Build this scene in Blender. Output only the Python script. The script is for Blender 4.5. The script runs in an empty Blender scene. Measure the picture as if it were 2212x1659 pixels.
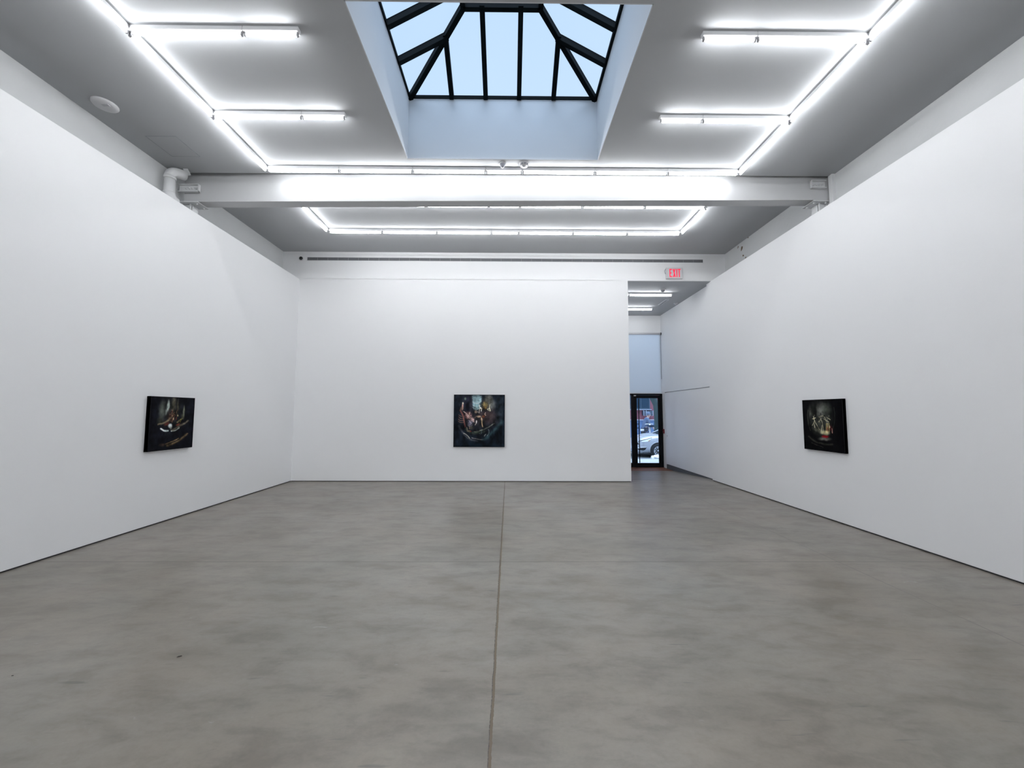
import bpy, bmesh, math, random
import numpy as np
from mathutils import Vector, Matrix, noise
from mathutils.bvhtree import BVHTree

random.seed(7)
S = bpy.context.scene
C = S.collection
PI = math.pi

# ------------------------------------------------------------------ helpers
class MB:
    """collects shapes into one bmesh"""
    def __init__(s): s.bm = bmesh.new()
    def box(s, x0, x1, y0, y1, z0, z1, bev=0.0, seg=2):
        t = bmesh.new()
        r = bmesh.ops.create_cube(t, size=1.0)
        for v in t.verts:
            v.co = Vector(((x0+x1)/2 + v.co.x*(x1-x0), (y0+y1)/2 + v.co.y*(y1-y0), (z0+z1)/2 + v.co.z*(z1-z0)))
        if bev > 0:
            bmesh.ops.bevel(t, geom=t.edges[:], offset=bev, segments=seg, profile=.5, affect='EDGES')
        s.merge(t); return s
    def merge(s, t, mat=None):
        if mat is not None: t.transform(mat)
        me = bpy.data.meshes.new('tmp'); t.to_mesh(me); t.free()
        s.bm.from_mesh(me); bpy.data.meshes.remove(me)
    def obox(s, p, q, w, h, up=(0, 0, 1), bev=0.0):
        """bar of width w and height h from p to q; its top face lies on the line, it hangs below"""
        p, q = Vector(p), Vector(q); d = q-p; L = d.length; d.normalize()
        side = d.cross(Vector(up)).normalized(); n = side.cross(d).normalized()
        t = bmesh.new(); bmesh.ops.create_cube(t, size=1.0)
        for v in t.verts:
            c = v.co.copy()
            v.co = p + d*(c.x+.5)*L + side*c.y*w + n*(c.z-.5)*h
        if bev > 0: bmesh.ops.bevel(t, geom=t.edges[:], offset=bev, segments=2, profile=.5, affect='EDGES')
        s.merge(t); return s
    def tube(s, pts, rad, n=14, cap=True):
        pts = [Vector(p) for p in pts]; m = len(pts)
        rs = rad if isinstance(rad, (list, tuple)) else [rad]*m
        rings = []; prev = None
        for i, p in enumerate(pts):
            d = (pts[min(i+1, m-1)] - pts[max(i-1, 0)]).normalized()
            if prev is None:
                a = Vector((0, 0, 1)) if abs(d.z) < .9 else Vector((1, 0, 0))
                u = d.cross(a).normalized()
            else:
                u = (prev - d*prev.dot(d)).normalized()
            prev = u; w = d.cross(u)
            rings.append([s.bm.verts.new(p + (u*math.cos(2*PI*k/n) + w*math.sin(2*PI*k/n))*rs[i]) for k in range(n)])
        for a, b in zip(rings, rings[1:]):
            for k in range(n):
                f = s.bm.faces.new((a[k], a[(k+1) % n], b[(k+1) % n], b[k])); f.smooth = True
        if cap:
            s.bm.faces.new(rings[0][::-1]); s.bm.faces.new(rings[-1])
        return s
    def lathe(s, prof, c=(0, 0, 0), n=32, axis='z'):
        """prof: list of (r, h) along the axis"""
        c = Vector(c); rings = []
        for r, h in prof:
            ring = []
            for k in range(n):
                a = 2*PI*k/n; x, y = math.cos(a)*r, math.sin(a)*r
                v = {'z': (x, y, h), 'y': (x, h, y), 'x': (h, x, y)}[axis]
                ring.append(s.bm.verts.new(c + Vector(v)))
            rings.append(ring)
        for a, b in zip(rings, rings[1:]):
            for k in range(n):
                f = s.bm.faces.new((a[k], a[(k+1) % n], b[(k+1) % n], b[k])); f.smooth = True
        for ring in (rings[0], rings[-1]):
            try: s.bm.faces.new(ring)
            except ValueError: pass
        return s
    def poly(s, pts):
        s.bm.faces.new([s.bm.verts.new(p) for p in pts]); return s
    def prism(s, pts, off):
        off = Vector(off)
        a = [s.bm.verts.new(Vector(p)) for p in pts]; b = [s.bm.verts.new(Vector(p)+off) for p in pts]
        s.bm.faces.new(a[::-1]); s.bm.faces.new(b)
        for k in range(len(a)):
            j = (k+1) % len(a); s.bm.faces.new((a[k], a[j], b[j], b[k]))
        return s

def root_of(o):
    while o.parent: o = o.parent
    return o

def obj(name, mb, mat, parent=None, clean=True):
    bm = mb.bm if isinstance(mb, MB) else mb
    if clean: bmesh.ops.recalc_face_normals(bm, faces=bm.faces[:])
    me = bpy.data.meshes.new(name)
    if parent is not None:
        bmesh.ops.translate(bm, verts=bm.verts[:], vec=-root_of(parent).location)
    bm.to_mesh(me); bm.free()
    if mat: me.materials.append(mat)
    o = bpy.data.objects.new(name, me); C.objects.link(o)
    if parent is not None: o.parent = parent
    return o

def tag(o, label, cat, group=None, kind=None):
    o['label'] = label; o['category'] = cat
    if group: o['group'] = group
    if kind: o['kind'] = kind
    return o

def thing(name, label, cat, loc=(0, 0, 0), group=None, kind=None):
    o = bpy.data.objects.new(name, None); C.objects.link(o)
    o.empty_display_size = .1; o.location = loc
    return tag(o, label, cat, group, kind)

def kids(o): return [c for c in bpy.data.objects if c.parent == o]
TREE = {}
def dup(root, loc, rz=0.0):
    r = root.copy(); C.objects.link(r); r.location = loc; r.rotation_euler = (0, 0, rz)
    if root.name not in TREE: TREE[root.name] = [(c, kids(c)) for c in kids(root)]
    for ch, gs in TREE[root.name]:
        c = ch.copy(); C.objects.link(c); c.parent = r
        for g in gs:
            d = g.copy(); C.objects.link(d); d.parent = c
    return r

# ------------------------------------------------------------------ materials
def s2l(v):
    v = v/255.0
    return v/12.92 if v <= .04045 else ((v+.055)/1.055)**2.4
def rgb(r, g, b): return (s2l(r), s2l(g), s2l(b), 1)

def mat(name, col, rough=.5, metal=0.0, spec=.5, bump=0.0, bscale=40.0, vary=0.0, vscale=3.0, emit=None, estr=0.0, coat=0.0):
    m = bpy.data.materials.new(name); m.use_nodes = True
    nt = m.node_tree; N = nt.nodes; L = nt.links; b = N['Principled BSDF']
    b.inputs['Roughness'].default_value = rough; b.inputs['Metallic'].default_value = metal
    b.inputs['Specular IOR Level'].default_value = spec; b.inputs['Coat Weight'].default_value = coat
    tc = N.new('ShaderNodeTexCoord')
    nz = N.new('ShaderNodeTexNoise'); nz.inputs['Scale'].default_value = vscale; nz.inputs['Detail'].default_value = 6
    L.new(tc.outputs['Object'], nz.inputs['Vector'])
    mx = N.new('ShaderNodeMix'); mx.data_type = 'RGBA'
    c = tuple(col[:3])
    mx.inputs['A'].default_value = tuple(x*(1-vary) for x in c)+(1,)
    mx.inputs['B'].default_value = tuple(min(1, x*(1+vary)) for x in c)+(1,)
    L.new(nz.outputs['Fac'], mx.inputs['Factor']); L.new(mx.outputs['Result'], b.inputs['Base Color'])
    if bump > 0:
        n2 = N.new('ShaderNodeTexNoise'); n2.inputs['Scale'].default_value = bscale; n2.inputs['Detail'].default_value = 5
        bp = N.new('ShaderNodeBump'); bp.inputs['Strength'].default_value = bump; bp.inputs['Distance'].default_value = .01
        L.new(tc.outputs['Object'], n2.inputs['Vector']); L.new(n2.outputs['Fac'], bp.inputs['Height']); L.new(bp.outputs['Normal'], b.inputs['Normal'])
    if emit:
        b.inputs['Emission Color'].default_value = emit; b.inputs['Emission Strength'].default_value = estr
    return m

WALLC = (.885, .892, .905)
M = {}
M['wall'] = mat('white_wall_paint', WALLC, .55, spec=.3, bump=.05, bscale=90, vary=.012, vscale=.7)
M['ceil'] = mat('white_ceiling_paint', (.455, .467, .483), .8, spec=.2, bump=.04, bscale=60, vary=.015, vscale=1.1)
M['upper'] = mat('rough_upper_wall_paint', (.66, .672, .68), .75, spec=.2, bump=.35, bscale=14, vary=.05, vscale=2.2)
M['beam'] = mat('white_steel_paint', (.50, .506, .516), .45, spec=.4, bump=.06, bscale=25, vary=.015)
M['steel'] = mat('bolted_steel_paint', (.70, .71, .72), .5, spec=.4, bump=.1, bscale=60, vary=.03, vscale=10)
M['gap'] = mat('dark_shadow_gap', (.03, .03, .035), .8)
M['house'] = mat('enamel_white', (.80, .81, .83), .35, spec=.5)
M['holder'] = mat('lampholder_plastic', (.42, .42, .44), .4)
M['plastic'] = mat('white_plastic', (.68, .68, .70), .4)
M['plasticgrey'] = mat('grey_plastic', (.30, .31, .34), .5)
M['blackframe'] = mat('black_aluminium', (.004, .005, .007), .5, spec=.12, vary=.1)
M['skyframe'] = mat('black_green_steel', (.0025, .005, .006), .7, spec=.08, vary=.2)
M['blackplastic'] = mat('black_plastic', (.01, .01, .012), .15)
M['red'] = mat('red_enamel', (.16, .012, .02), .35)
M['exitred'] = mat('lit_red_letters', (.7, .01, .04), .4, emit=(1.0, .012, .07, 1), estr=.75)
M['wood'] = mat('brown_threshold_wood', rgb(112, 66, 44), .5, bump=.15, bscale=30, vary=.25, vscale=14)
M['shaft'] = mat('skylight_shaft_paint', (.66, .675, .69), .6, spec=.3, bump=.08, bscale=10, vary=.02, vscale=1.5)

def tube_mat(name, strength, col=(1.0, 1.0, 1.0)):
    m = mat(name, (.9, .9, .9), .3, emit=col+(1,), estr=strength); return m
M['tube'] = tube_mat('lit_fluorescent_tube', 39.0, (.985, 1.0, 1.02))

def glass_mat(name, tint, refl=1.0):
    m = bpy.data.materials.new(name); m.use_nodes = True
    N = m.node_tree.nodes; L = m.node_tree.links; N.clear()
    o = N.new('ShaderNodeOutputMaterial'); mx = N.new('ShaderNodeMixShader')
    t = N.new('ShaderNodeBsdfTransparent'); g = N.new('ShaderNodeBsdfGlossy'); f = N.new('ShaderNodeFresnel')
    f.inputs['IOR'].default_value = 1.25 if refl >= 1 else 1.1
    t.inputs['Color'].default_value = tint; g.inputs['Roughness'].default_value = .02
    L.new(f.outputs[0], mx.inputs[0]); L.new(t.outputs[0], mx.inputs[1]); L.new(g.outputs[0], mx.inputs[2]); L.new(mx.outputs[0], o.inputs[0])
    return m
M['glass'] = glass_mat('clear_door_glass', (.93, .95, .97, 1))
M['skyglass'] = glass_mat('skylight_glass', (.96, .97, .98, 1), .5)
M['carglass'] = mat('dark_car_glass', (.02, .03, .04), .08, spec=.8)

def shade_mat():
    m = bpy.data.materials.new('translucent_roller_fabric'); m.use_nodes = True
    N = m.node_tree.nodes; L = m.node_tree.links; N.clear()
    o = N.new('ShaderNodeOutputMaterial'); a = N.new('ShaderNodeMixShader'); b2 = N.new('ShaderNodeMixShader')
    d = N.new('ShaderNodeBsdfDiffuse'); t = N.new('ShaderNodeBsdfTranslucent'); tr = N.new('ShaderNodeBsdfTransparent')
    d.inputs['Color'].default_value = (.82, .88, .92, 1); t.inputs['Color'].default_value = (.93, .94, .94, 1)
    tr.inputs['Color'].default_value = (.9, .95, 1, 1)
    a.inputs[0].default_value = .6; b2.inputs[0].default_value = .10
    L.new(d.outputs[0], a.inputs[1]); L.new(t.outputs[0], a.inputs[2]); L.new(a.outputs[0], b2.inputs[1]); L.new(tr.outputs[0], b2.inputs[2]); L.new(b2.outputs[0], o.inputs[0])
    return m
M['shade'] = shade_mat()

def concrete():
    m = bpy.data.materials.new('polished_concrete'); m.use_nodes = True
    nt = m.node_tree; N = nt.nodes; L = nt.links; b = N['Principled BSDF']
    tc = N.new('ShaderNodeTexCoord'); sep = N.new('ShaderNodeSeparateXYZ'); L.new(tc.outputs['Object'], sep.inputs[0])
    def noise_(scale, detail=6, rough=.55, stretch=None, dist=0.0):
        n = N.new('ShaderNodeTexNoise'); n.inputs['Scale'].default_value = scale; n.inputs['Detail'].default_value = detail
        n.inputs['Roughness'].default_value = rough; n.inputs['Distortion'].default_value = dist
        if stretch:
            mp = N.new('ShaderNodeMapping'); mp.inputs['Scale'].default_value = stretch; mp.inputs['Rotation'].default_value = (0, 0, .35)
            L.new(tc.outputs['Object'], mp.inputs[0]); L.new(mp.outputs[0], n.inputs['Vector'])
        else: L.new(tc.outputs['Object'], n.inputs['Vector'])
        return n.outputs['Fac']
    def math_(op, a, b_=None, clamp=False):
        n = N.new('ShaderNodeMath'); n.operation = op; n.use_clamp = clamp
        for i, v in enumerate((a, b_)):
            if v is None: continue
            if isinstance(v, (int, float)): n.inputs[i].default_value = v
            else: L.new(v, n.inputs[i])
        return n.outputs[0]
    def ramp(fac, stops):
        r = N.new('ShaderNodeValToRGB'); e = r.color_ramp.elements
        while len(e) < len(stops): e.new(.5)
        for el, (p, c) in zip(e, stops): el.position = p; el.color = c
        L.new(fac, r.inputs[0]); return r.outputs[0]
    def mix(fac, a, b_, mode='MIX'):
        n = N.new('ShaderNodeMix'); n.data_type = 'RGBA'; n.blend_type = mode
        if isinstance(fac, (int, float)): n.inputs['Factor'].default_value = fac
        else: L.new(fac, n.inputs['Factor'])
        for k, v in (('A', a), ('B', b_)):
            if isinstance(v, tuple): n.inputs[k].default_value = v
            else: L.new(v, n.inputs[k])
        return n.outputs['Result']
    g = FLOORG
    base = ramp(noise_(.55, 6, .5, (1, 1.6, 1), .25), [(.30, (.235*g, .207*g, .173*g, 1)), (.5, (.281*g, .250*g, .216*g, 1)), (.72, (.321*g, .292*g, .260*g, 1))])
    blot = ramp(noise_(1.9, 8, .58, (1, 2.4, 1), .3), [(.36, (.74, .73, .70, 1)), (.50, (1, 1, 1, 1)), (.66, (1.12, 1.115, 1.10, 1))])
    c = mix(.85, base, blot, 'MULTIPLY')
    warm = ramp(noise_(.8, 3), [(.4, (1.0, .985, .955, 1)), (.65, (.965, 1.0, 1.0, 1))])
    c = mix(.9, c, warm, 'MULTIPLY')
    fine = ramp(noise_(42, 4, .7), [(.35, (.93, .93, .93, 1)), (.65, (1.05, 1.05, 1.05, 1))])
    c = mix(.6, c, fine, 'MULTIPLY')
    mid = ramp(noise_(6.5, 7, .65, (1, 2.0, 1), .4), [(.36, (.87, .865, .85, 1)), (.5, (1, 1, 1, 1)), (.64, (1.06, 1.06, 1.05, 1))])
    c = mix(.8, c, mid, 'MULTIPLY')
    # scuffs: short dark strokes
    sc = math_('MULTIPLY', ramp(noise_(3.2, 2, .4, (1, 7, 1), .3), [(.70, (0, 0, 0, 1)), (.78, (1, 1, 1, 1))]), .55)
    c = mix(sc, c, (.085, .08, .075, 1))
    pale = math_('MULTIPLY', ramp(noise_(6, 3, .5, (1, 3, 1), 1.2), [(.72, (0, 0, 0, 1)), (.80, (1, 1, 1, 1))]), .3)
    c = mix(pale, c, (.45, .45, .43, 1))
    # saw-cut joints
    wob = math_('MULTIPLY', math_('SUBTRACT', noise_(7, 6, .65), .5), .014)
    wob2 = math_('MULTIPLY', math_('SUBTRACT', noise_(40, 4, .6), .5), .010)
    def joint(axis, pos, w, rag=1.0):
        q = math_('ADD', sep.outputs[axis], wob) if axis == 'X' else sep.outputs[axis]
        d = math_('ABSOLUTE', math_('SUBTRACT', q, pos))
        d = math_('ADD', d, math_('MULTIPLY', wob2, rag))
        return math_('MULTIPLY', math_('SUBTRACT', w, d), 400.0, True)
    j1 = joint('X', -.088, .0095)
    j1b = joint('X', -.0965, .0028)
    j2 = math_('MULTIPLY', joint('Y', 4.665, .0085, .35), .8)
    j3 = math_('MULTIPLY', joint('X', 3.80, .008, .6), .7)
    c = mix(j1, c, (.105, .072, .037, 1))
    c = mix(j1b, c, (.03, .024, .018, 1))
    c = mix(j2, c, (.07, .062, .05, 1))
    c = mix(j3, c, (.11, .10, .09, 1))
    # spalled patch in the foreground
    L.new(c, b.inputs['Base Color'])
    rr = ramp(noise_(1.7, 6, .6), [(.3, (.29, .29, .29, 1)), (.7, (.38, .38, .38, 1))]); L.new(rr, b.inputs['Roughness'])
    b.inputs['Specular IOR Level'].default_value = .6
    bp = N.new('ShaderNodeBump'); bp.inputs['Strength'].default_value = .12; bp.inputs['Distance'].default_value = .004
    h = math_('SUBTRACT', math_('MULTIPLY', noise_(9, 8, .6), .25), math_('ADD', math_('MULTIPLY', j1, .8), math_('MULTIPLY', j2, .8)))
    L.new(h, bp.inputs['Height']); L.new(bp.outputs['Normal'], b.inputs['Normal'])
    return m
FLOORG = .74
M['floor'] = concrete()

def upper_stained():
    """rough upper wall with a few brown plaster scars near the far end"""
    m = M['upper'].copy(); m.name = 'scarred_upper_wall_paint'
    nt = m.node_tree; N = nt.nodes; L = nt.links; b = N['Principled BSDF']
    src = b.inputs['Base Color'].links[0].from_socket
    g = N.new('ShaderNodeNewGeometry'); n = N.new('ShaderNodeTexNoise'); n.inputs['Scale'].default_value = 9; n.inputs['Detail'].default_value = 4
    L.new(g.outputs['Position'], n.inputs['Vector'])
    vm = N.new('ShaderNodeVectorMath'); vm.operation = 'MULTIPLY_ADD'
    L.new(n.outputs['Color'], vm.inputs[0]); vm.inputs[1].default_value = (.16, .16, .16); L.new(g.outputs['Position'], vm.inputs[2])
    fac = None
    for cx, cy, cz, r in ((5.55, 9.16, 5.63, .052), (5.55, 9.33, 5.73, .028), (5.55, 9.10, 5.42, .030), (5.55, 9.02, 5.35, .022), (5.55, 8.9, 5.78, .03)):
        d = N.new('ShaderNodeVectorMath'); d.operation = 'DISTANCE'; L.new(vm.outputs[0], d.inputs[0]); d.inputs[1].default_value = (cx+.08, cy+.08, cz+.08)
        k = N.new('ShaderNodeMath'); k.operation = 'LESS_THAN'; L.new(d.outputs['Value'], k.inputs[0]); k.inputs[1].default_value = r
        if fac is None: fac = k.outputs[0]
        else:
            a = N.new('ShaderNodeMath'); a.operation = 'MAXIMUM'; L.new(fac, a.inputs[0]); L.new(k.outputs[0], a.inputs[1]); fac = a.outputs[0]
    mx = N.new('ShaderNodeMix'); mx.data_type = 'RGBA'; L.new(fac, mx.inputs['Factor']); L.new(src, mx.inputs['A']); mx.inputs['B'].default_value = (.20, .15, .11, 1)
    L.new(mx.outputs['Result'], b.inputs['Base Color'])
    return m
M['upper2'] = upper_stained()

def paint_mat():
    m = bpy.data.materials.new('oil_paint'); m.use_nodes = True
    N = m.node_tree.nodes; L = m.node_tree.links; b = N['Principled BSDF']
    a = N.new('ShaderNodeAttribute'); a.attribute_name = 'paint'
    L.new(a.outputs['Color'], b.inputs['Base Color']); b.inputs['Roughness'].default_value = .6; b.inputs['Specular IOR Level'].default_value = .03
    return m
M['paint'] = paint_mat()
M['canvas_edge'] = mat('black_canvas_edge', (.004, .004, .005), .7, spec=.1)

# ------------------------------------------------------------------ camera
F, PITCH, YAW, ROLL = 856.14852, .07123, -.00808, .00304
def cam_axes():
    cp, sp = math.cos(PITCH), math.sin(PITCH); cy, sy = math.cos(YAW), math.sin(YAW); cr, sr = math.cos(ROLL), math.sin(ROLL)
    f = Vector((-sy*cp, cy*cp, sp)); r = Vector((cy, sy, 0)); u = r.cross(f)
    return cr*r+sr*u, -sr*r+cr*u, f
cd = bpy.data.cameras.new('camera'); cam = bpy.data.objects.new('camera', cd); C.objects.link(cam)
r_, u_, f_ = cam_axes()
cam.matrix_world = Matrix(((r_.x, u_.x, -f_.x, 0), (r_.y, u_.y, -f_.y, 0), (r_.z, u_.z, -f_.z, 1.70482), (0, 0, 0, 1)))
cd.sensor_fit = 'HORIZONTAL'; cd.sensor_width = 36; cd.lens = F/2212*36; cd.clip_start = .05; cd.clip_end = 300
S.camera = cam

# ------------------------------------------------------------------ the setting
XL, XR = -5.33, 5.158          # faces of the hung wall panels
UL, UR = -5.765, 5.55          # upper walls behind them
YB, YBB = 9.90, 10.20          # back wall front / rear face
ZT = 5.069                     # top of the panels
ZC = 5.78                      # ceiling
YR = -14.5                      # rear wall (behind the camera)
VX0, VX1, VY = 1.6, 5.24, 13.5 # vestibule
ZV = 5.06
G0 = .016                      # shadow gap at the foot of the walls
XJ = 3.032                     # jamb of the opening

def struct(name, mb, m, label, cat, parent=None):
    o = obj(name, mb, m, parent)
    if parent is None: tag(o, label, cat, kind='structure')
    return o

# floor with the ramp down to the street door
fl = MB()
fl.box(-6.1, 5.9, YR-.2, YBB, -.3, 0)
def slab(x0, x1, y0, z0, y1, z1, zb=-.5):
    fl.prism([(x0, y0, z0), (x0, y1, z1), (x0, y1, zb), (x0, y0, zb)], (x1-x0, 0, 0))
slab(VX0-.1, 5.5, YBB, 0, 12.67, -.13)
slab(VX0-.1, 5.5, 12.67, -.152, 13.7, -.152)
struct('floor', fl, M['floor'], 'polished grey concrete floor with a brown filled joint down the middle', 'floor')
tb = obj('threshold_board', MB().box(VX0, 5.237, 12.672, 13.47, -.152, -.13, .004), M['wood'])
tag(tb, 'brown wooden threshold board at the foot of the black glass street door', 'threshold')

# side walls: thin white panels hung in front of the old walls
struct('wall_left', MB().box(XL-.10, XL, YR, YB+.02, G0, ZT, .004), M['wall'], 'tall white left gallery wall carrying the painting with pale leaf shapes', 'wall')
struct('wall_right', MB().box(XR, XR+.10, YR, 10.12, G0, ZT, .004), M['wall'], 'tall white right gallery wall carrying the painting with a grey dome', 'wall')
struct('wall_left_upper', MB().box(UL-.2, UL, YR, YB+.3, 0, 6.2), M['upper'], 'rough white old wall showing above the left gallery wall', 'wall')
struct('wall_right_upper', MB().box(UR, UR+.2, YR, YBB, 0, 6.2), M['upper2'], 'rough scarred old wall showing above the right gallery wall', 'wall')
bw = MB()
bw.box(UL, XJ, YB, YBB, G0, ZV+.02)
bw.box(UL, UR, YB, YBB, ZV+.014, 6.0)
struct('wall_back', bw, M['wall'], 'white back wall with the middle painting and the exit opening', 'wall')
struct('wall_rear', MB().box(-6, 5.8, YR-.2, YR, 0, 6.2), M['wall'], 'white wall closing the gallery behind the camera', 'wall')
struct('baseboard_left', MB().box(XL-.09, XL-.012, YR, YB, 0, G0), M['gap'], 'black shadow gap along the foot of the left wall', 'baseboard')
struct('baseboard_right', MB().box(XR+.012, XR+.09, YR, 10.10, 0, G0), M['gap'], 'black shadow gap along the foot of the right wall', 'baseboard')
struct('baseboard_back', MB().box(XL, XJ-.012, YB+.012, YBB-.02, 0, G0), M['gap'], 'thin black shadow gap along the foot of the back wall', 'baseboard')
struct('trim_1', MB().box(UL, UR, YB-.006, YB+.01, 5.705, ZC, .002), M['wall'], 'narrow white board along the top of the back wall', 'trim')
struct('trim_2', MB().box(UR-.055, UR+.001, 6.44, 6.525, 4.9, 5.95, .003), M['steel'], 'upright white strip beside the right end of the beam', 'trim')

# ceiling boards with the skylight hole
SX0, SX1, SY0, SY1 = -1.655, 1.437, 3.668, 6.140
ce = MB()
def cprism(pts): ce.prism([(x, y, ZC) for x, y in pts], (0, 0, .16))
cprism([(UL, YR), (SX0, YR), (SX0, 6.54), (UL, 6.563)])
cprism([(SX1, YR), (UR, YR), (UR, 6.517), (SX1, 6.53)])
cprism([(SX0, YR), (SX1, YR), (SX1, SY0), (SX0, SY0)])
cprism([(SX0, SY1), (SX1, SY1), (SX1, 6.53), (SX0, 6.54)])
cprism([(UL, 6.87), (UR, 6.80), (UR, YB+.05), (UL, YB+.05)])
ce.box(UL, UR, 6.3, 7.2, 5.96, 6.06)
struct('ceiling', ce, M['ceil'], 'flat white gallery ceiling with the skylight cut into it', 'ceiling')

# skylight: shaft and black hipped frame
ZS = 6.80
sh = MB(); w = .10
sh.box(SX0-w, SX0, SY0-w, SY1+w, ZC+.16, ZS); sh.box(SX1, SX1+w, SY0-w, SY1+w, ZC+.16, ZS)
sh.box(SX0, SX1, SY1, SY1+w, ZC+.16, ZS); sh.box(SX0, SX1, SY0-w, SY0, ZC+.16, ZS)
t = .012
sh.box(SX0-.02, SX0+t, SY0, SY1, ZC+.002, ZS); sh.box(SX1-t, SX1+.02, SY0, SY1, ZC+.002, ZS)
sh.box(SX0, SX1, SY1-t, SY1+.02, ZC+.002, ZS); sh.box(SX0, SX1, SY0-.02, SY0+t, ZC+.002, ZS)
struct('trim_3', sh, M['shaft'], 'deep white boxed shaft rising to the skylight', 'skylight shaft')

win = thing('window_1', 'black framed hipped glass skylight at the top of the white shaft', 'skylight', ((SX0+SX1)/2, (SY0+SY1)/2, ZS), kind='structure')
RX0, RX1, RY0, RY1, ZR = -1.645, 1.412, 3.66, 6.145, 6.845
tr, hr = .985, .56
QX0, QX1, QY0, QY1, ZQ = RX0+tr, RX1-tr, RY0+tr, RY1-tr, ZR+hr
slope = hr/tr
rim = MB()
for a in ((RX0-.06, RX1+.06, RY1-.03, RY1+.06), (RX0-.06, RX1+.06, RY0-.06, RY0+.03), (RX0-.06, RX0+.022, RY0, RY1), (RX1-.022, RX1+.06, RY0, RY1)):
    rim.box(a[0], a[1], a[2], a[3], ZS, ZR+.012, .003)
obj('rim_frame', rim, M['skyframe'], win)
ring = MB(); bw_, bh_ = .062, .085
for p, q in (((QX0, QY1), (QX1, QY1)), ((QX0, QY0), (QX1, QY0)), ((QX0, QY0), (QX0, QY1)), ((QX1, QY0), (QX1, QY1))):
    ring.obox((p[0], p[1], ZQ), (q[0], q[1], ZQ), bw_, bh_, bev=.003)
obj('top_ring', ring, M['skyframe'], win)
def bar(name, p, q): obj(name, MB().obox(p, q, bw_, bh_, bev=.004), M['skyframe'], win)
for cx, cy, qx, qy in ((RX0, RY1, QX0, QY1), (RX1, RY1, QX1, QY1), (RX0, RY0, QX0, QY0), (RX1, RY0, QX1, QY0)):
    bar('hip_bar', (cx, cy, ZR), (qx, qy, ZQ))
tj = .70
for x in (RX0+tj, RX1-tj):
    bar('rafter_bar', (x, RY1, ZR), (x, RY1-tj, ZR+slope*tj)); bar('rafter_bar', (x, RY0, ZR), (x, RY0+tj, ZR+slope*tj))
for x in (-.393, .150):
    bar('rafter_bar', (x, RY1, ZR), (x, QY1, ZQ)); bar('rafter_bar', (x, RY0, ZR), (x, QY0, ZQ))
for y in (RY1-tj, RY0+tj):
    bar('rafter_bar', (RX0, y, ZR), (RX0+tj, y, ZR+slope*tj)); bar('rafter_bar', (RX1, y, ZR), (RX1-tj, y, ZR+slope*tj))
ym = (RY0+RY1)/2
bar('rafter_bar', (RX0, ym, ZR), (QX0, ym, ZQ)); bar('rafter_bar', (RX1, ym, ZR), (QX1, ym, ZQ))
e = .004
def pane(pts): obj('glass_pane', MB().prism([(x, y, z+e) for x, y, z in pts], (0, 0, .008)), M['skyglass'], win)
pane([(RX0, RY1, ZR), (RX1, RY1, ZR), (QX1, QY1, ZQ), (QX0, QY1, ZQ)])
pane([(RX0, RY0, ZR), (RX1, RY0, ZR), (QX1, QY0, ZQ), (QX0, QY0, ZQ)])
pane([(RX0, RY0, ZR), (RX0, RY1, ZR), (QX0, QY1, ZQ), (QX0, QY0, ZQ)])
pane([(RX1, RY0, ZR), (RX1, RY1, ZR), (QX1, QY1, ZQ), (QX1, QY0, ZQ)])
pane([(QX0, QY0, ZQ), (QX1, QY0, ZQ), (QX1, QY1, ZQ), (QX0, QY1, ZQ)])

# the painted steel beam, very slightly out of level and square
bxl, bxr = -5.63, 5.545
yl, yr, zl, zrr = 6.655, 6.565, 5.318, 5.385
zcl, zcr = 5.70, 5.685
beam = thing('steel_beam', 'white painted steel beam spanning the room under the ceiling', 'beam', (0, 6.7, 5.3), kind='structure')
bb = MB()
def sect(x, y, z, zc):
    return [(x, y, z), (x, y, z+.012), (x, y+.004, z+.016), (x, y+.004, zc), (x, y+.016, zc+.004), (x, y+.016, 5.955), (x, y+.2, 5.955), (x, y+.2, z)]
a = [bb.bm.verts.new(p) for p in sect(bxl, yl, zl, zcl)]; b = [bb.bm.verts.new(p) for p in sect(bxr, yr, zrr, zcr)]
bb.bm.faces.new(a[::-1]); bb.bm.faces.new(b)
for k in range(8): bb.bm.faces.new((a[k], a[(k+1) % 8], b[(k+1) % 8], b[k]))
obj('girder', bb, M['beam'], beam)
def bracket(x0, x1, y, z0, z1, open_side):
    m_ = MB(); m_.box(x0, x1, y-.012, y+.002, z0, z1, .003)
    m_.box(x0, x1, y-.05, y-.01, z1-.014, z1, .003); m_.box(x0, x1, y-.05, y-.01, z0, z0+.014, .003)
    xe = x1-.012 if open_side > 0 else x0
    m_.box(xe, xe+.012, y-.05, y-.01, z0, z1, .003)
    br = obj('angle_bracket', m_, M['steel'], beam)
    n = 4; zc = (z0+z1)/2
    for k in range(n):
        xb = (x0+.13+k*.055) if open_side > 0 else (x1-.05-k*.052)
        obj('bolt', MB().lathe([(.016, y-.012), (.018, y-.018), (.018, y-.026), (.010, y-.026), (.010, y-.042), (.006, y-.044)], (xb, 0, zc), 6, 'y'), M['steel'], br)
bracket(-5.70, -5.345, 6.645, 5.470, 5.607, 1)
bracket(5.205, 5.46, 6.565, 5.575, 5.715, -1)

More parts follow.
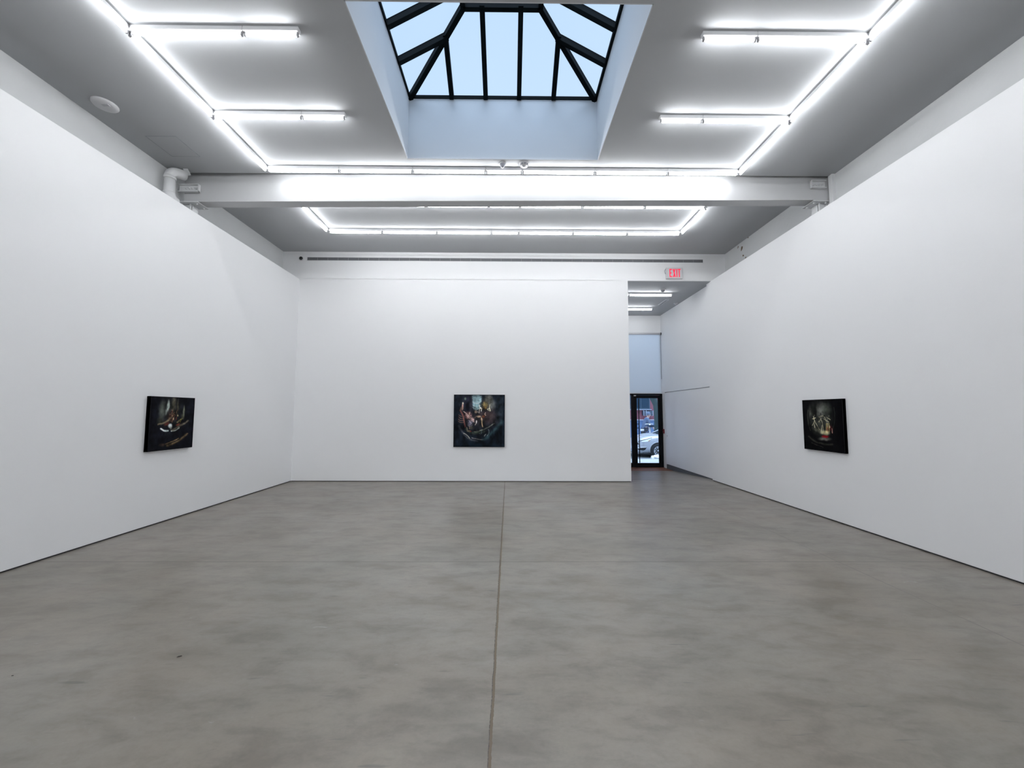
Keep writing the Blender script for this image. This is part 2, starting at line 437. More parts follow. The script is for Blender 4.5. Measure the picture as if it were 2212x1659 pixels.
def column(name_label, x0, x1, y0, y1, ztop, px0, px1, flip):
    c = thing('column', name_label, 'column', ((x0+x1)/2, (y0+y1)/2, 0), kind='structure')
    m_ = MB(); t_ = .014
    m_.box(x0, x0+t_, y0, y1, 0, ztop); m_.box(x1-t_, x1, y0, y1, 0, ztop); m_.box(x0, x1, y0+.03, y0+.042, 0, ztop)
    obj('shaft', m_, M['steel'], c)
    cp = obj('cap_plate', MB().box(px0, px1, y0-.06, y1+.03, ztop, ztop+.016, .002), M['steel'], c)
    for bx in (px0+.05, px1-.05):
        for by in (y0-.01, y1-.02):
            obj('bolt', MB().lathe([(.017, ztop), (.019, ztop-.006), (.019, ztop-.016), (.008, ztop-.018), (.008, ztop-.03)], (bx, by, 0), 6, 'z'), M['steel'], cp)
column('white steel column head under the left end of the beam', -5.70, -5.54, 6.69, 6.86, 5.300, -5.74, -5.37, 1)
column('white steel column head under the right end of the beam', 5.40, 5.545, 6.62, 6.80, 5.362, 5.25, 5.548, -1)

# the painted pipe beside the left end of the beam
pp = thing('drain_pipe', 'fat white painted pipe bending under the ceiling beside the beam', 'pipe', (-5.59, 6.33, 4.9))
P0 = Vector((-5.595, 6.32, 4.9)); R = .076
obj('straight_pipe', MB().tube([P0, (-5.595, 6.32, 5.56)], R, 24), M['steel'], pp)
el = []
dirh = Vector((.35, .94, 0)).normalized()
for k in range(9):
    a_ = k/8*PI/2*.93; el.append(Vector((-5.595, 6.32, 5.555)) + dirh*(1-math.cos(a_))*.125 + Vector((0, 0, 1))*math.sin(a_)*.125)
el.append(el[-1] + (el[-1]-el[-2]).normalized()*.10)
obj('elbow', MB().tube(el, R+.004, 24), M['steel'], pp)
obj('collar', MB().tube([(-5.595, 6.32, 5.515), (-5.595, 6.32, 5.56)], R+.009, 24), M['steel'], pp)
el2 = [Vector((-5.595, 6.32, 5.30)) + Vector((.1, .99, 0))*(1-math.cos(k/8*PI/2))*.12 - Vector((0, 0, 1))*math.sin(k/8*PI/2)*.12 for k in range(9)]
obj('lower_elbow', MB().tube(el2, R+.004, 24), M['steel'], pp)
st = MB(); st.prism([(-5.50, 6.44, 5.778), (-5.42, 6.44, 5.778), (-5.405, 6.50, 5.70), (-5.48, 6.52, 5.70)], (0, .008, .006))
obj('strap', st, M['steel'], pp)

# ------------------------------------------------------------------ fluorescent battens
PROTO = {}
def batten(L):
    k = round(L, 3)
    if k in PROTO: return PROTO[k], False
    r = thing('fluorescent_batten', '', 'fluorescent light')
    h = MB(); h.box(.001, L-.001, -.031, .031, -.050, 0, .006)
    obj('housing', h, M['house'], r)
    for x in (.010, L-.028):
        hm = MB(); hm.box(x, x+.018, -.013, .013, -.084, -.049, .004)
        hm.lathe([(.013, x), (.0165, x+.002), (.0165, x+.016), (.013, x+.018)], (0, 0, -.080), 14, 'x')
        obj('lampholder', hm, M['holder'], r)
    tb_ = MB(); R_ = .0142
    tb_.lathe([(.004, .028), (.010, .030), (R_, .036), (R_, L-.036), (.010, L-.030), (.004, L-.028)], (0, 0, -.079), 14, 'x')
    obj('tube', tb_, M['tube'], r)
    PROTO[k] = r
    return r, True
def place(L, loc, rz, label, group):
    p, first = batten(L)
    if first: p.location = loc; p.rotation_euler = (0, 0, rz); o = p
    else: o = dup(p, loc, rz)
    tag(o, label, 'fluorescent light', group); return o

XF = -4.055; W26 = 26*.3048
GR = [0, 4, 8, 12, 14, 18, 22, 26]
ORD = ['first', 'second', 'third', 'fourth', 'fifth', 'sixth', 'seventh', 'eighth']
Y0, Y1, Y2, Y3, Y4 = 6.367, 5.166, 3.968, 7.467, 8.6255
def row(y, x0, labels, group, tilt=0.0):
    for i in range(7):
        a_, b_ = x0+GR[i]*.3048, x0+GR[i+1]*.3048
        if i == 0: a_ += .033
        if i == 6: b_ -= .033
        place(b_-a_, (a_, y, ZC), 0, labels(i), group)
def lab(where):
    def f(i):
        if i == 3: return 'short two-foot lit batten in the middle of the row '+where
        return ORD[i if i < 3 else i]+' lit batten from the left in the row '+where
    return f
row(Y0, XF, lab('along the front of the beam'), 'battens along the front of the beam')
row(Y3, -4.06, lab('close behind the beam'), 'battens close behind the beam')
row(Y4, -4.06, lab('nearest the back wall'), 'battens nearest the back wall')
def side(x, yhi, ylo, label, group): place(yhi-ylo-.004, (x, ylo+.002, ZC), PI/2, label, group)
for x, sd, wl in ((XF, 'left', 'left'), (XF+W26, 'right', 'right')):
    g = 'battens in the long line by the %s wall' % wl
    side(x, Y0+.01, Y1, 'lit batten of the %s long line between beam and nearer-beam crossbar' % sd, g)
    side(x, Y1, Y2, 'lit batten of the %s long line between its two crossbars' % sd, g)
    y = Y2
    for k, wd in enumerate(('first', 'second', 'third', 'fourth', 'fifth')):
        side(x, y, y-1.2, '%s lit batten of the %s long line beyond the far-from-beam crossbar' % (wd, sd), g); y -= 1.2
    side(-4.06 if sd == 'left' else -4.06+W26, Y4-.033, Y3+.033, 'lit batten joining the two rows behind the beam at the %s' % sd, 'battens behind the beam running lengthwise')
    s_ = 1 if sd == 'left' else -1
    for yy, nm in ((Y1, 'crossbar nearest the beam'), (Y2, 'crossbar further from the beam')):
        xa, xb, xc = x+s_*.033, x+s_*4*.3048, x+s_*(6*.3048-.02)
        place(abs(xb-xa), (min(xa, xb), yy, ZC), 0, 'long lit batten of the %s %s' % (sd, nm), 'battens of the crossbars')
        place(abs(xc-xb), (min(xb, xc), yy, ZC), 0, 'short lit batten at the inner end of the %s %s' % (sd, nm), 'battens of the crossbars')
# lamp rows added unseen behind the camera to even the wall light
for k_, nm_ in enumerate(('%s behind the camera, added fill' % w_ for w_ in ('nearest', 'second', 'third', 'fourth', 'fifth', 'sixth', 'seventh', 'eighth', 'ninth', 'tenth', 'eleventh'))):
    row(-2.4-1.05*k_, XF, lab(nm_), 'added fill battens behind the camera')
# vestibule
for yy, nm in ((10.88, 'nearer the gallery'), (12.42, 'nearer the street door')):
    place(1.2192, (4.578-1.2192, yy, ZV), 0, 'lit batten on the entrance ceiling, %s' % nm, 'battens in the entrance')
    if yy < 11: place(1.2192, (4.578-2.4384, yy, ZV), 0, 'lit batten on the entrance ceiling, %s, hidden behind the back wall' % nm, 'battens in the entrance')

# ------------------------------------------------------------------ ceiling fittings
d = thing('ceiling_dome', 'shallow round white unit on the ceiling near the left wall', 'ceiling unit', (-5.39, 5.043, ZC))
obj('dome', MB().lathe([(.140, ZC), (.140, ZC-.012), (.128, ZC-.026), (.10, ZC-.036), (.06, ZC-.040), (.001, ZC-.041)], (-5.39, 5.043, 0), 40), M['plastic'], d)
obj('badge', MB().box(-5.39, -5.30, 4.99, 5.03, ZC-.044, ZC-.036, .003), mat('badge_grey', (.52, .52, .55), .4), d)
hx0, hx1, hy0, hy1 = -5.41, -4.965, 5.655, 6.12
hm = thing('access_hatch', 'flush square ceiling hatch near the left end of the beam', 'hatch', (hx0, hy0, ZC))
obj('hatch_door', MB().box(hx0+.006, hx1-.006, hy0+.006, hy1-.006, ZC-.003, ZC+.001, .001), M['ceil'], hm)
fr = MB()
for b4 in ((hx0-.004, hx1+.004, hy0-.004, hy0+.002), (hx0-.004, hx1+.004, hy1-.002, hy1+.004), (hx0-.004, hx0+.002, hy0, hy1), (hx1-.002, hx1+.004, hy0, hy1)):
    fr.box(b4[0], b4[1], b4[2], b4[3], ZC-.002, ZC)
obj('hatch_frame', fr, M['plasticgrey'], hm)
d = thing('motion_sensor', 'small cone-shaped white sensor on the ceiling between skylight and beam', 'sensor', (-.116, 6.235, ZC))
obj('base', MB().lathe([(.062, ZC), (.062, ZC-.010), (.056, ZC-.018), (.05, ZC-.018)], (-.116, 6.235, 0), 28), M['plastic'], d)
obj('cone', MB().lathe([(.050, ZC-.016), (.044, ZC-.035), (.030, ZC-.060), (.020, ZC-.070), (.001, ZC-.073)], (-.116, 6.235, 0), 28), mat('sensor_lens', (.45, .46, .52), .3), d)
d = thing('smoke_detector', 'round white smoke detector on the ceiling between skylight and beam', 'smoke detector', (.237, 6.232, ZC))
obj('base', MB().lathe([(.082, ZC), (.084, ZC-.012), (.074, ZC-.020), (.06, ZC-.020)], (.237, 6.232, 0), 32), M['plastic'], d)
obj('head', MB().lathe([(.066, ZC-.018), (.066, ZC-.030), (.056, ZC-.046), (.03, ZC-.052), (.001, ZC-.053)], (.237, 6.232, 0), 32), M['plastic'], d)
g = MB()
for k in range(8):
    a_ = k*PI/4+.2; g.box(-.016, .016, .058, .0685, ZC-.040, ZC-.024)
    vs = [v for v in g.bm.verts][-8:]; bmesh.ops.rotate(g.bm, verts=vs, cent=(0, 0, 0), matrix=Matrix.Rotation(a_, 3, 'Z')); bmesh.ops.translate(g.bm, verts=vs, vec=(.237, 6.232, 0))
obj('vent_slots', g, M['plasticgrey'], d)
obj('label_plate', MB().box(.215, .26, 6.205, 6.25, ZC-.0545, ZC-.050), M['plasticgrey'], d)

# ------------------------------------------------------------------ back wall fittings
av = thing('linear_air_vent', 'long thin grey air slot running along the top of the back wall', 'air vent', (-.1, YB, 5.59))
vx0, vx1, vz0, vz1 = -5.148, 4.975, 5.556, 5.632
def vent_z(x): return (x-vx0)/(vx1-vx0)*.010
fm = MB(); fm.box(vx0-.012, vx1+.012, YB-.007, YB+.002, vz1, vz1+.012, .002); fm.box(vx0-.012, vx1+.012, YB-.007, YB+.002, vz0-.012, vz0, .002)
fm.box(vx0-.012, vx0, YB-.007, YB+.002, vz0, vz1); fm.box(vx1, vx1+.012, YB-.007, YB+.002, vz0, vz1)
obj('vent_frame', fm, M['house'], av)
obj('slot_back', MB().box(vx0, vx1, YB-.002, YB+.001, vz0, vz1), mat('dim_slot', (.10, .105, .115), .7), av)
bl = MB()
for k in range(4): z_ = vz0+.012+k*.018; bl.box(vx0, vx1, YB-.006, YB-.002, z_-.0035, z_+.0035)
obj('blades', bl, mat('slot_blade', (.20, .205, .22), .5), av)
dv = MB(); x_ = vx0+.26
while x_ < vx1-.05: dv.box(x_-.004, x_+.004, YB-.007, YB-.001, vz0, vz1); x_ += .26
obj('dividers', dv, mat('slot_divider', (.27, .28, .29), .5), av)
d = thing('security_camera', 'small black dome security camera beside the left end of the air slot', 'camera', (-5.297, YB, 5.598))
obj('base', MB().lathe([(.056, YB), (.056, YB-.012), (.048, YB-.020), (.04, YB-.020)], (-5.297, 0, 5.598), 28, 'y'), M['plastic'], d)
obj('dome', MB().lathe([(.042, YB-.018), (.042, YB-.030), (.036, YB-.048), (.022, YB-.060), (.001, YB-.064)], (-5.297, 0, 5.598), 28, 'y'), M['blackplastic'], d)

ex = thing('exit_sign', 'white EXIT sign with red letters above the opening', 'exit sign', (4.25, YB, 5.13))
ex0, ex1, ez0, ez1 = 4.006, 4.424, 5.112, 5.402
obj('housing', MB().box(ex0, ex1, YB-.055, YB, ez0, ez1, .008), M['plastic'], ex)
obj('face_plate', MB().box(ex0+.012, ex1-.012, YB-.059, YB-.053, ez0+.012, ez1-.012, .002), M['plastic'], ex)
lt = MB()
def lp(pts): lt.prism([(x, YB-.0585, z) for x, z in pts], (0, -.003, 0))
lz0, lz1 = 5.152, 5.364; sw = .023; lx = 4.085
def lrect(x0, x1, z0, z1): lp([(x0, z0), (x1, z0), (x1, z1), (x0, z1)])
lrect(lx, lx+sw, lz0, lz1); lrect(lx+sw, lx+.068, lz1-.024, lz1); lrect(lx+sw, lx+.068, lz0, lz0+.024); lrect(lx+sw, lx+.056, (lz0+lz1)/2-.012, (lz0+lz1)/2+.012)
xx = lx+.086
lp([(xx, lz1), (xx+sw+.003, lz1), (xx+.070, lz0), (xx+.070-sw-.003, lz0)])
lp([(xx+.044, lz1), (xx+.070, lz1), (xx+.041, (lz0+lz1)/2+.01), (xx+.028, (lz0+lz1)/2+.01)])
lp([(xx, lz0), (xx+.026, lz0), (xx+.042, (lz0+lz1)/2-.01), (xx+.029, (lz0+lz1)/2-.01)])
lrect(lx+.176, lx+.176+sw, lz0, lz1)
tx = lx+.212
lrect(tx, tx+.074, lz1-.024, lz1); lrect(tx+.026, tx+.049, lz0, lz1-.024)
obj('letters', lt, M['exitred'], ex)
obj('side_clip', MB().tube([(4.008, YB-.03, 5.370), (3.982, YB-.03, 5.345), (3.974, YB-.03, 5.30), (3.984, YB-.03, 5.26), (4.008, YB-.03, 5.24)], .006, 8), M['plasticgrey'], ex)

# ------------------------------------------------------------------ paintings
NP = 150
uu, vv = np.meshgrid((np.arange(NP)+.0)/(NP-1), (np.arange(NP)+.0)/(NP-1))   # v runs down
rng = np.random.RandomState(3)
def fbm(fx, fy, seed, oct=4):
    rs = np.random.RandomState(seed); out = np.zeros_like(uu); amp = 1; tot = 0
    for o in range(oct):
        nx, ny = int(fx*2**o)+2, int(fy*2**o)+2
        gr = rs.rand(ny+1, nx+1); X = uu*(nx-1); Y = vv*(ny-1)
        i = np.floor(X).astype(int); j = np.floor(Y).astype(int); a_ = X-i; b_ = Y-j; a_ = a_*a_*(3-2*a_); b_ = b_*b_*(3-2*b_)
        out += amp*(gr[j, i]*(1-a_)*(1-b_)+gr[j, i+1]*a_*(1-b_)+gr[j+1, i]*(1-a_)*b_+gr[j+1, i+1]*a_*b_); tot += amp; amp *= .5
    return out/tot
WU = uu + .030*(fbm(9, 9, 41, 4)-.5); WV = vv + .030*(fbm(9, 9, 42, 4)-.5)
class Canvas:
    def __init__(s, bg): s.c = np.ones((NP, NP, 3))*np.array(bg, float)
    def put(s, m, col, al=1.0): m = np.clip(m*al, 0, 1)[..., None]; s.c = s.c*(1-m)+np.array(col, float)*m
    def ell(s, cx, cy, rx, ry, col, al=1.0, soft=.3, rot=0.0):
        dx, dy = WU-cx, WV-cy; c_, n_ = math.cos(rot), math.sin(rot); X = dx*c_+dy*n_; Y = -dx*n_+dy*c_
        r = np.sqrt((X/rx)**2+(Y/ry)**2); s.put(np.clip((1-r)/soft, 0, 1), col, al)
    def line(s, pts, w, col, al=1.0, soft=.5):
        D = np.ones_like(uu)*9
        for (x0, y0), (x1, y1) in zip(pts, pts[1:]):
            dx, dy = x1-x0, y1-y0; L2 = dx*dx+dy*dy+1e-9; t_ = np.clip(((WU-x0)*dx+(WV-y0)*dy)/L2, 0, 1)
            D = np.minimum(D, np.hypot(WU-x0-t_*dx, WV-y0-t_*dy))
        s.put(np.clip((w-D)/(w*soft), 0, 1), col, al)
    def curve(s, a_, b_, c_, w, col, al=1.0, soft=.5):
        s.line([((1-t_)**2*a_[0]+2*t_*(1-t_)*b_[0]+t_*t_*c_[0], (1-t_)**2*a_[1]+2*t_*(1-t_)*b_[1]+t_*t_*c_[1]) for t_ in np.linspace(0, 1, 9)], w, col, al, soft)
    def grain(s, amt, fx, fy, seed): s.c *= (1+amt*(fbm(fx, fy, seed)-.5)*2)[..., None]
def art_middle():
    k = Canvas((20, 25, 32))
    k.ell(.5, .42, .46, .42, (40, 37, 40), .8, .8)
    k.ell(.2, .1, .25, .35, (38, 42, 50), .8, .9); k.ell(.9, .25, .16, .4, (26, 32, 40), .9, .8)
    k.ell(.44, .10, .13, .22, (96, 116, 122), 1, .35)
    k.ell(.44, .24, .085, .07, (112, 138, 142), .8, .5)
    for y_, al in ((.05, .3), (.09, .35), (.13, .4), (.155, .9), (.22, .6), (.265, .8)):
        k.curve((.35, y_-.03), (.44, y_+.045), (.54, y_-.03), .007, (170, 192, 192), al)
    k.ell(.28, .17, .10, .28, (30, 31, 40), .95, .4, -.12); k.ell(.33, .20, .045, .22, (52, 50, 54), .6, .8)
    k.ell(.22, .07, .025, .035, (88, 104, 92), .8, .7)
    k.ell(.68, .12, .12, .17, (112, 112, 104), .9, .6); k.ell(.74, .22, .10, .16, (92, 94, 92), .8, .8, .5)
    k.line([(.60, 0), (.60, .12)], .008, (34, 34, 32), .9)
    k.ell(.61, .20, .075, .09, (104, 92, 60), .9, .6)
    for i in range(40):
        a_, r_1 = rng.rand()*6.3, rng.rand()*.075; k.ell(.61+math.cos(a_)*r_1, .20+math.sin(a_)*r_1*1.2, .010, .010, [(150, 128, 70), (70, 66, 44), (128, 92, 62)][i % 3], .7, .8)
    k.ell(.62, .26, .025, .03, (176, 132, 66), .8, .7)
    k.ell(.68, .40, .24, .17, (56, 46, 47), .85, .8); k.ell(.72, .5, .2, .1, (46, 40, 42), .7, .9)
    for pts in ([(.50, .20), (.52, .25), (.505, .29)], [(.52, .25), (.545, .27), (.54, .31)], [(.515, .23), (.55, .26)]): k.line(pts, .009, (206, 202, 180), .9)
    k.ell(.505, .195, .014, .018, (214, 206, 190), .9, .6)
    for pts in ([(.70, .19), (.695, .25), (.71, .32)], [(.695, .26), (.655, .275)], [(.655, .275), (.68, .30)], [(.70, .25), (.72, .31)]): k.line(pts, .008, (212, 206, 176), .9)
    k.ell(.43, .325, .035, .04, (158, 136, 118), .9, .5); k.ell(.47, .33, .012, .02, (190, 180, 170), .7, .6); k.line([(.505, .30), (.50, .35)], .008, (190, 180, 168), .8)
    k.ell(.17, .24, .022, .085, (168, 132, 120), .95, .5); k.ell(.175, .16, .020, .03, (184, 164, 148), .9, .5); k.ell(.14, .27, .03, .05, (118, 98, 88), .8, .7)
    k.curve((.13, .30), (.19, .38), (.22, .62), .022, (128, 78, 70), .75, .8)
    k.ell(.28, .40, .10, .09, (112, 78, 76), .9, .6, .4)
    for i in range(13):
        t_ = i/12; x_, y_ = .18+.16*t_, .34+.13*t_
        k.curve((x_, y_-.015), (x_+.05, y_-.02), (x_+.055, y_+.06), .0055, (206, 178, 170), .75)
    for i in range(16):
        x_, y_ = .24+rng.rand()*.13, .38+rng.rand()*.12; k.line([(x_, y_), (x_+.03, y_+.02*rng.rand())], .005, (196, 156, 156), .6)
    k.ell(.31, .37, .014, .05, (196, 172, 152), .8, .6)
    k.ell(.31, .55, .065, .075, (96, 92, 104), .8, .7)
    for i in range(24):
        a_ = rng.rand()*6.3; r_1 = .02+.05*rng.rand(); k.line([(.31+math.cos(a_)*r_1, .55+math.sin(a_)*r_1), (.31+math.cos(a_+.6)*r_1, .55+math.sin(a_+.6)*r_1)], .004, (128, 124, 140), .7)
    for y_ in (.42, .46, .50, .54): k.curve((.09, y_-.04), (.13, y_+.01), (.20, y_), .006, (132, 96, 78), .6)
    k.ell(.49, .425, .065, .024, (158, 134, 112), .95, .5, .05); k.ell(.58, .42, .035, .03, (140, 78, 54), .8, .6, -.3)
    k.line([(.60, .37), (.62, .40)], .013, (204, 172, 152), .9); k.ell(.615, .35, .014, .018, (198, 170, 160), .9, .6)
    k.line([(.545, .45), (.55, .49), (.555, .54), (.57, .605)], .012, (196, 168, 128), .95); k.ell(.548, .475, .02, .03, (200, 176, 146), .9, .6)
    k.line([(.44, .50), (.44, .54)], .012, (214, 206, 196), .9); k.line([(.44, .54), (.42, .59)], .006, (160, 150, 136), .8)
    k.line([(.40, .45), (.45, .42)], .005, (120, 96, 84), .7)
    k.curve((.24, .66), (.36, .80), (.60, .70), .030, (66, 78, 70), .85, .8); k.curve((.42, .72), (.58, .69), (.80, .55), .012, (104, 106, 98), .8)
    k.ell(.34, .64, .07, .05, (60, 58, 50), .7, .8); k.ell(.30, .70, .05, .02, (150, 118, 92), .7, .7); k.ell(.335, .708, .018, .010, (150, 34, 34), .9, .6)
    k.line([(.25, .63), (.27, .68)], .006, (176, 150, 130), .8); k.line([(.30, .60), (.31, .66)], .005, (170, 140, 120), .7)
    k.curve((.40, .72), (.47, .75), (.56, .67), .010, (130, 142, 124), .7)
    k.line([(.49, .73), (.53, .76)], .004, (120, 130, 130), .7); k.line([(.55, .69), (.545, .75)], .007, (100, 116, 126), .8)
    k.curve((.10, .60), (.22, .86), (.46, .90), .03, (74, 76, 80), .6, .9); k.curve((.20, .74), (.27, .77), (.31, .83), .008, (176, 174, 160), .7)
    k.curve((.36, .82), (.46, .87), (.58, .87), .010, (142, 138, 134), .6); k.curve((.58, .87), (.72, .80), (.95, .52), .05, (38, 56, 60), .75, .9)
    k.curve((.68, .66), (.72, .72), (.66, .79), .008, (92, 108, 108), .7); k.line([(.60, .79), (.63, .76)], .008, (164, 170, 160), .7)
    for i in range(9):
        x_ = .84+.015*i; k.curve((x_, .05), (x_+.03, .35), (x_-.03, .60), .005, (54, 62, 66), .45)
    k.ell(.5, 1.0, .6, .12, (12, 20, 27), .9, .8); k.ell(0, .6, .06, .7, (14, 17, 22), .8, .8)
    k.grain(.75, 14, 10, 1); return k.c
def art_left():
    k = Canvas((15, 16, 21))
    k.ell(.45, .25, .34, .40, (42, 42, 40), .8, .9); k.ell(.25, .24, .10, .22, (82, 88, 80), .75, .8)
    k.ell(.37, .16, .040, .14, (136, 146, 140), .95, .5, .08); k.ell(.33, .28, .03, .08, (116, 124, 118), .8, .7)
    k.ell(.50, .12, .065, .22, (88, 86, 72), .85, .7); k.ell(.59, .18, .03, .2, (96, 92, 72), .6, .8); k.line([(.56, 0), (.58, .24)], .006, (24, 24, 22), .8)
    k.ell(.22, .45, .10, .10, (46, 48, 40), .8, .8)
    k.ell(.745, .28, .028, .16, (108, 112, 96), .9, .5); k.ell(.72, .38, .04, .08, (92, 94, 72), .6, .8)
    k.ell(.47, .37, .13, .12, (54, 34, 30), .9, .7)
    for i in range(34):
        x_, y_ = .38+rng.rand()*.2, .22+rng.rand()*.22; k.line([(x_, y_), (x_+.012*(rng.rand()-.5), y_+.05*rng.rand())], .007, [(150, 122, 92), (110, 52, 44), (40, 26, 26), (178, 156, 120), (88, 76, 66)][i % 5], .8)
    k.ell(.60, .35, .02, .03, (150, 138, 96), .8, .6); k.ell(.51, .42, .022, .035, (206, 180, 140), .9, .6); k.line([(.485, .44), (.47, .48)], .010, (150, 104, 84), .8)
    k.curve((.18, .52), (.32, .50), (.46, .40), .024, (112, 100, 78), .8, .8); k.ell(.36, .51, .08, .045, (72, 36, 30), .85, .7, -.4)
    k.ell(.44, .55, .060, .055, (158, 166, 164), .95, .45, .3); k.ell(.46, .59, .035, .05, (92, 94, 86), .7, .7)
    k.curve((.24, .60), (.32, .66), (.40, .645), .022, (176, 186, 184), .95, .6); k.curve((.48, .65), (.58, .65), (.66, .59), .016, (160, 168, 160), .9, .6)
    k.curve((.50, .63), (.68, .56), (.86, .46), .032, (96, 88, 72), .8, .9); k.ell(.62, .53, .07, .03, (106, 52, 38), .8, .7, -.2); k.line([(.60, .48), (.72, .42)], .020, (120, 112, 76), .7)
    k.ell(.685, .445, .014, .02, (206, 192, 96), .9, .6); k.ell(.675, .48, .012, .015, (190, 172, 60), .9, .6)
    k.ell(.40, .72, .14, .07, (30, 34, 40), .8, .9)
    k.curve((.40, .93), (.62, .90), (.84, .74), .035, (108, 90, 62), .8, .9); k.curve((.36, .90), (.52, .86), (.66, .80), .010, (136, 112, 76), .7); k.curve((.44, .94), (.64, .90), (.80, .78), .006, (46, 36, 28), .8)
    k.ell(.30, .90, .10, .04, (60, 46, 36), .7, .9); k.ell(.86, .72, .03, .02, (96, 78, 54), .8, .7)
    k.ell(0.02, .5, .08, .7, (10, 10, 14), .9, .8); k.ell(1.0, .6, .10, .6, (14, 14, 20), .9, .8)
    k.grain(.7, 12, 10, 5); return k.c
def art_right():
    k = Canvas((8, 8, 10))
    k.ell(.44, .36, .37, .44, (52, 54, 50), .95, .6); k.ell(.52, .24, .20, .22, (92, 92, 88), .85, .8); k.ell(.62, .20, .16, .20, (66, 74, 64), .6, .9)
    k.ell(.27, .30, .05, .30, (32, 34, 30), .8, .7); k.ell(.20, .24, .05, .2, (76, 78, 70), .6, .9); k.ell(.335, .24, .05, .22, (18, 18, 18), .9, .6)
    k.curve((.14, .20), (.09, .45), (.18, .62), .010, (86, 90, 78), .5); k.curve((.80, .15), (.84, .40), (.74, .58), .010, (60, 66, 58), .5)
    k.ell(.45, .62, .26, .07, (96, 96, 82), .85, .7, .22); k.ell(.56, .64, .14, .055, (158, 150, 116), .9, .6)
    k.ell(.56, .72, .11, .035, (104, 14, 20), .95, .5, -.1); k.ell(.70, .55, .07, .07, (58, 22, 24), .8, .7)
    k.ell(.32, .67, .12, .045, (30, 30, 28), .9, .7, .35); k.ell(.54, .77, .20, .045, (98, 98, 90), .8, .7, -.05)
    fig = (186, 180, 150)
    for pts in ([(.28, .33), (.31, .42), (.37, .52), (.42, .60)], [(.31, .42), (.24, .52)], [(.25, .39), (.34, .36)], [(.29, .44), (.30, .56)],
                [(.45, .34), (.50, .45), (.52, .64)], [(.47, .40), (.41, .44)], [(.49, .50), (.46, .62)], [(.42, .34), (.52, .32)],
                [(.56, .34), (.60, .42)], [(.54, .38), (.66, .44)], [(.63, .46), (.61, .62)], [(.66, .46), (.68, .54)], [(.61, .34), (.70, .40)]):
        k.line(pts, .009, fig, .85)
    for i in range(30):
        x_, y_ = .40+rng.rand()*.28, .30+rng.rand()*.14; k.line([(x_, y_), (x_+.03*(rng.rand()-.3), y_+.03*rng.rand())], .006, [(160, 160, 150), (24, 24, 24), (120, 116, 90)][i % 3], .7)
    k.ell(.47, .28, .022, .03, (44, 44, 42), .95, .6); k.ell(.56, .31, .022, .02, (20, 20, 20), .95, .6); k.ell(.30, .31, .015, .02, (120, 118, 104), .8, .6)
    for x_ in (.60, .64, .67): k.line([(x_, .46), (x_-.005, .62)], .007, (170, 154, 92), .8)
    k.line([(.73, .56), (.74, .64)], .010, (150, 112, 100), .8); k.ell(.62, .57, .03, .07, (84, 40, 30), .7, .7)
    k.curve((.12, .74), (.40, .92), (.72, .86), .03, (44, 44, 38), .8, .9); k.curve((.20, .86), (.36, .92), (.5, .94), .006, (66, 64, 54), .6)
    k.ell(1.0, .5, .22, .8, (4, 4, 6), .95, .5); k.ell(0, .6, .07, .8, (6, 6, 8), .9, .8)
    k.grain(.7, 12, 10, 9); return k.c*.92
LIN = np.vectorize(s2l)
def canvas_mesh(arr, P, U, V, parent):
    """a painted sheet: P top-left corner, U along the top, V down the side"""
    me = bpy.data.meshes.new('canvas'); base = root_of(parent).location
    P, U, V = Vector(P)-base, Vector(U), Vector(V)
    vs = [tuple(P+U*(i/(NP-1))+V*(j/(NP-1))) for j in range(NP) for i in range(NP)]
    fs = [(j*NP+i, (j+1)*NP+i, (j+1)*NP+i+1, j*NP+i+1) for j in range(NP-1) for i in range(NP-1)]
    me.from_pydata(vs, [], fs)
    at = me.color_attributes.new('paint', 'FLOAT_COLOR', 'POINT')
    a4 = np.ones((NP*NP, 4), 'f'); a4[:, :3] = np.minimum(LIN(np.clip(arr, 0, 255)).reshape(-1, 3)*1.45, .9); at.data.foreach_set('color', a4.ravel())
    me.materials.append(M['paint']); o = bpy.data.objects.new('canvas', me); C.objects.link(o); o.parent = parent
def painting(label, arr, corner, U, V, N_, thick):
    """corner: top-left of the visible face; N_ points out of the wall"""
    corner, U, V, N_ = Vector(corner), Vector(U), Vector(V), Vector(N_)
    r = thing('painting', label, 'painting', corner+U*.5+V-N_*thick)
    ed = MB(); ti = .010
    def bx(p, a_, b_): ed.prism([p, p+a_, p+a_+b_, p+b_], -N_*thick)
    u, v = U.normalized(), V.normalized()
    bx(corner, U, v*ti); bx(corner+V-v*ti, U, v*ti); bx(corner, u*ti, V); bx(corner+U-u*ti, u*ti, V)
    obj('frame', ed, M['canvas_edge'], r)
    bk = MB(); p = corner-N_*.006; bk.prism([p, p+U, p+U+V, p+V], -N_*(thick-.006)*.8)
    obj('stretcher', bk, M['canvas_edge'], r)
    canvas_mesh(arr, corner-N_*.003+u*ti*.6+v*ti*.6, U-u*ti*1.2, V-v*ti*1.2, r)
painting('large square dark painting of pale figures in a cave on the back wall', art_middle(), (-1.36, YB-.05, 2.139), (1.262, 0, 0), (0, 0, -1.29), (0, -1, 0), .05)
painting('dark painting with white leaf shapes on the left wall', art_left(), (XL+.06, 5.885, 1.927), (0, .818, 0), (0, 0, -.818), (1, 0, 0), .06)
painting('nearly black painting with thin figures under a grey dome on the right wall', art_right(), (XR-.05, 6.862, 1.930), (0, -.830, 0), (0, 0, -.838), (-1, 0, 0), .05)

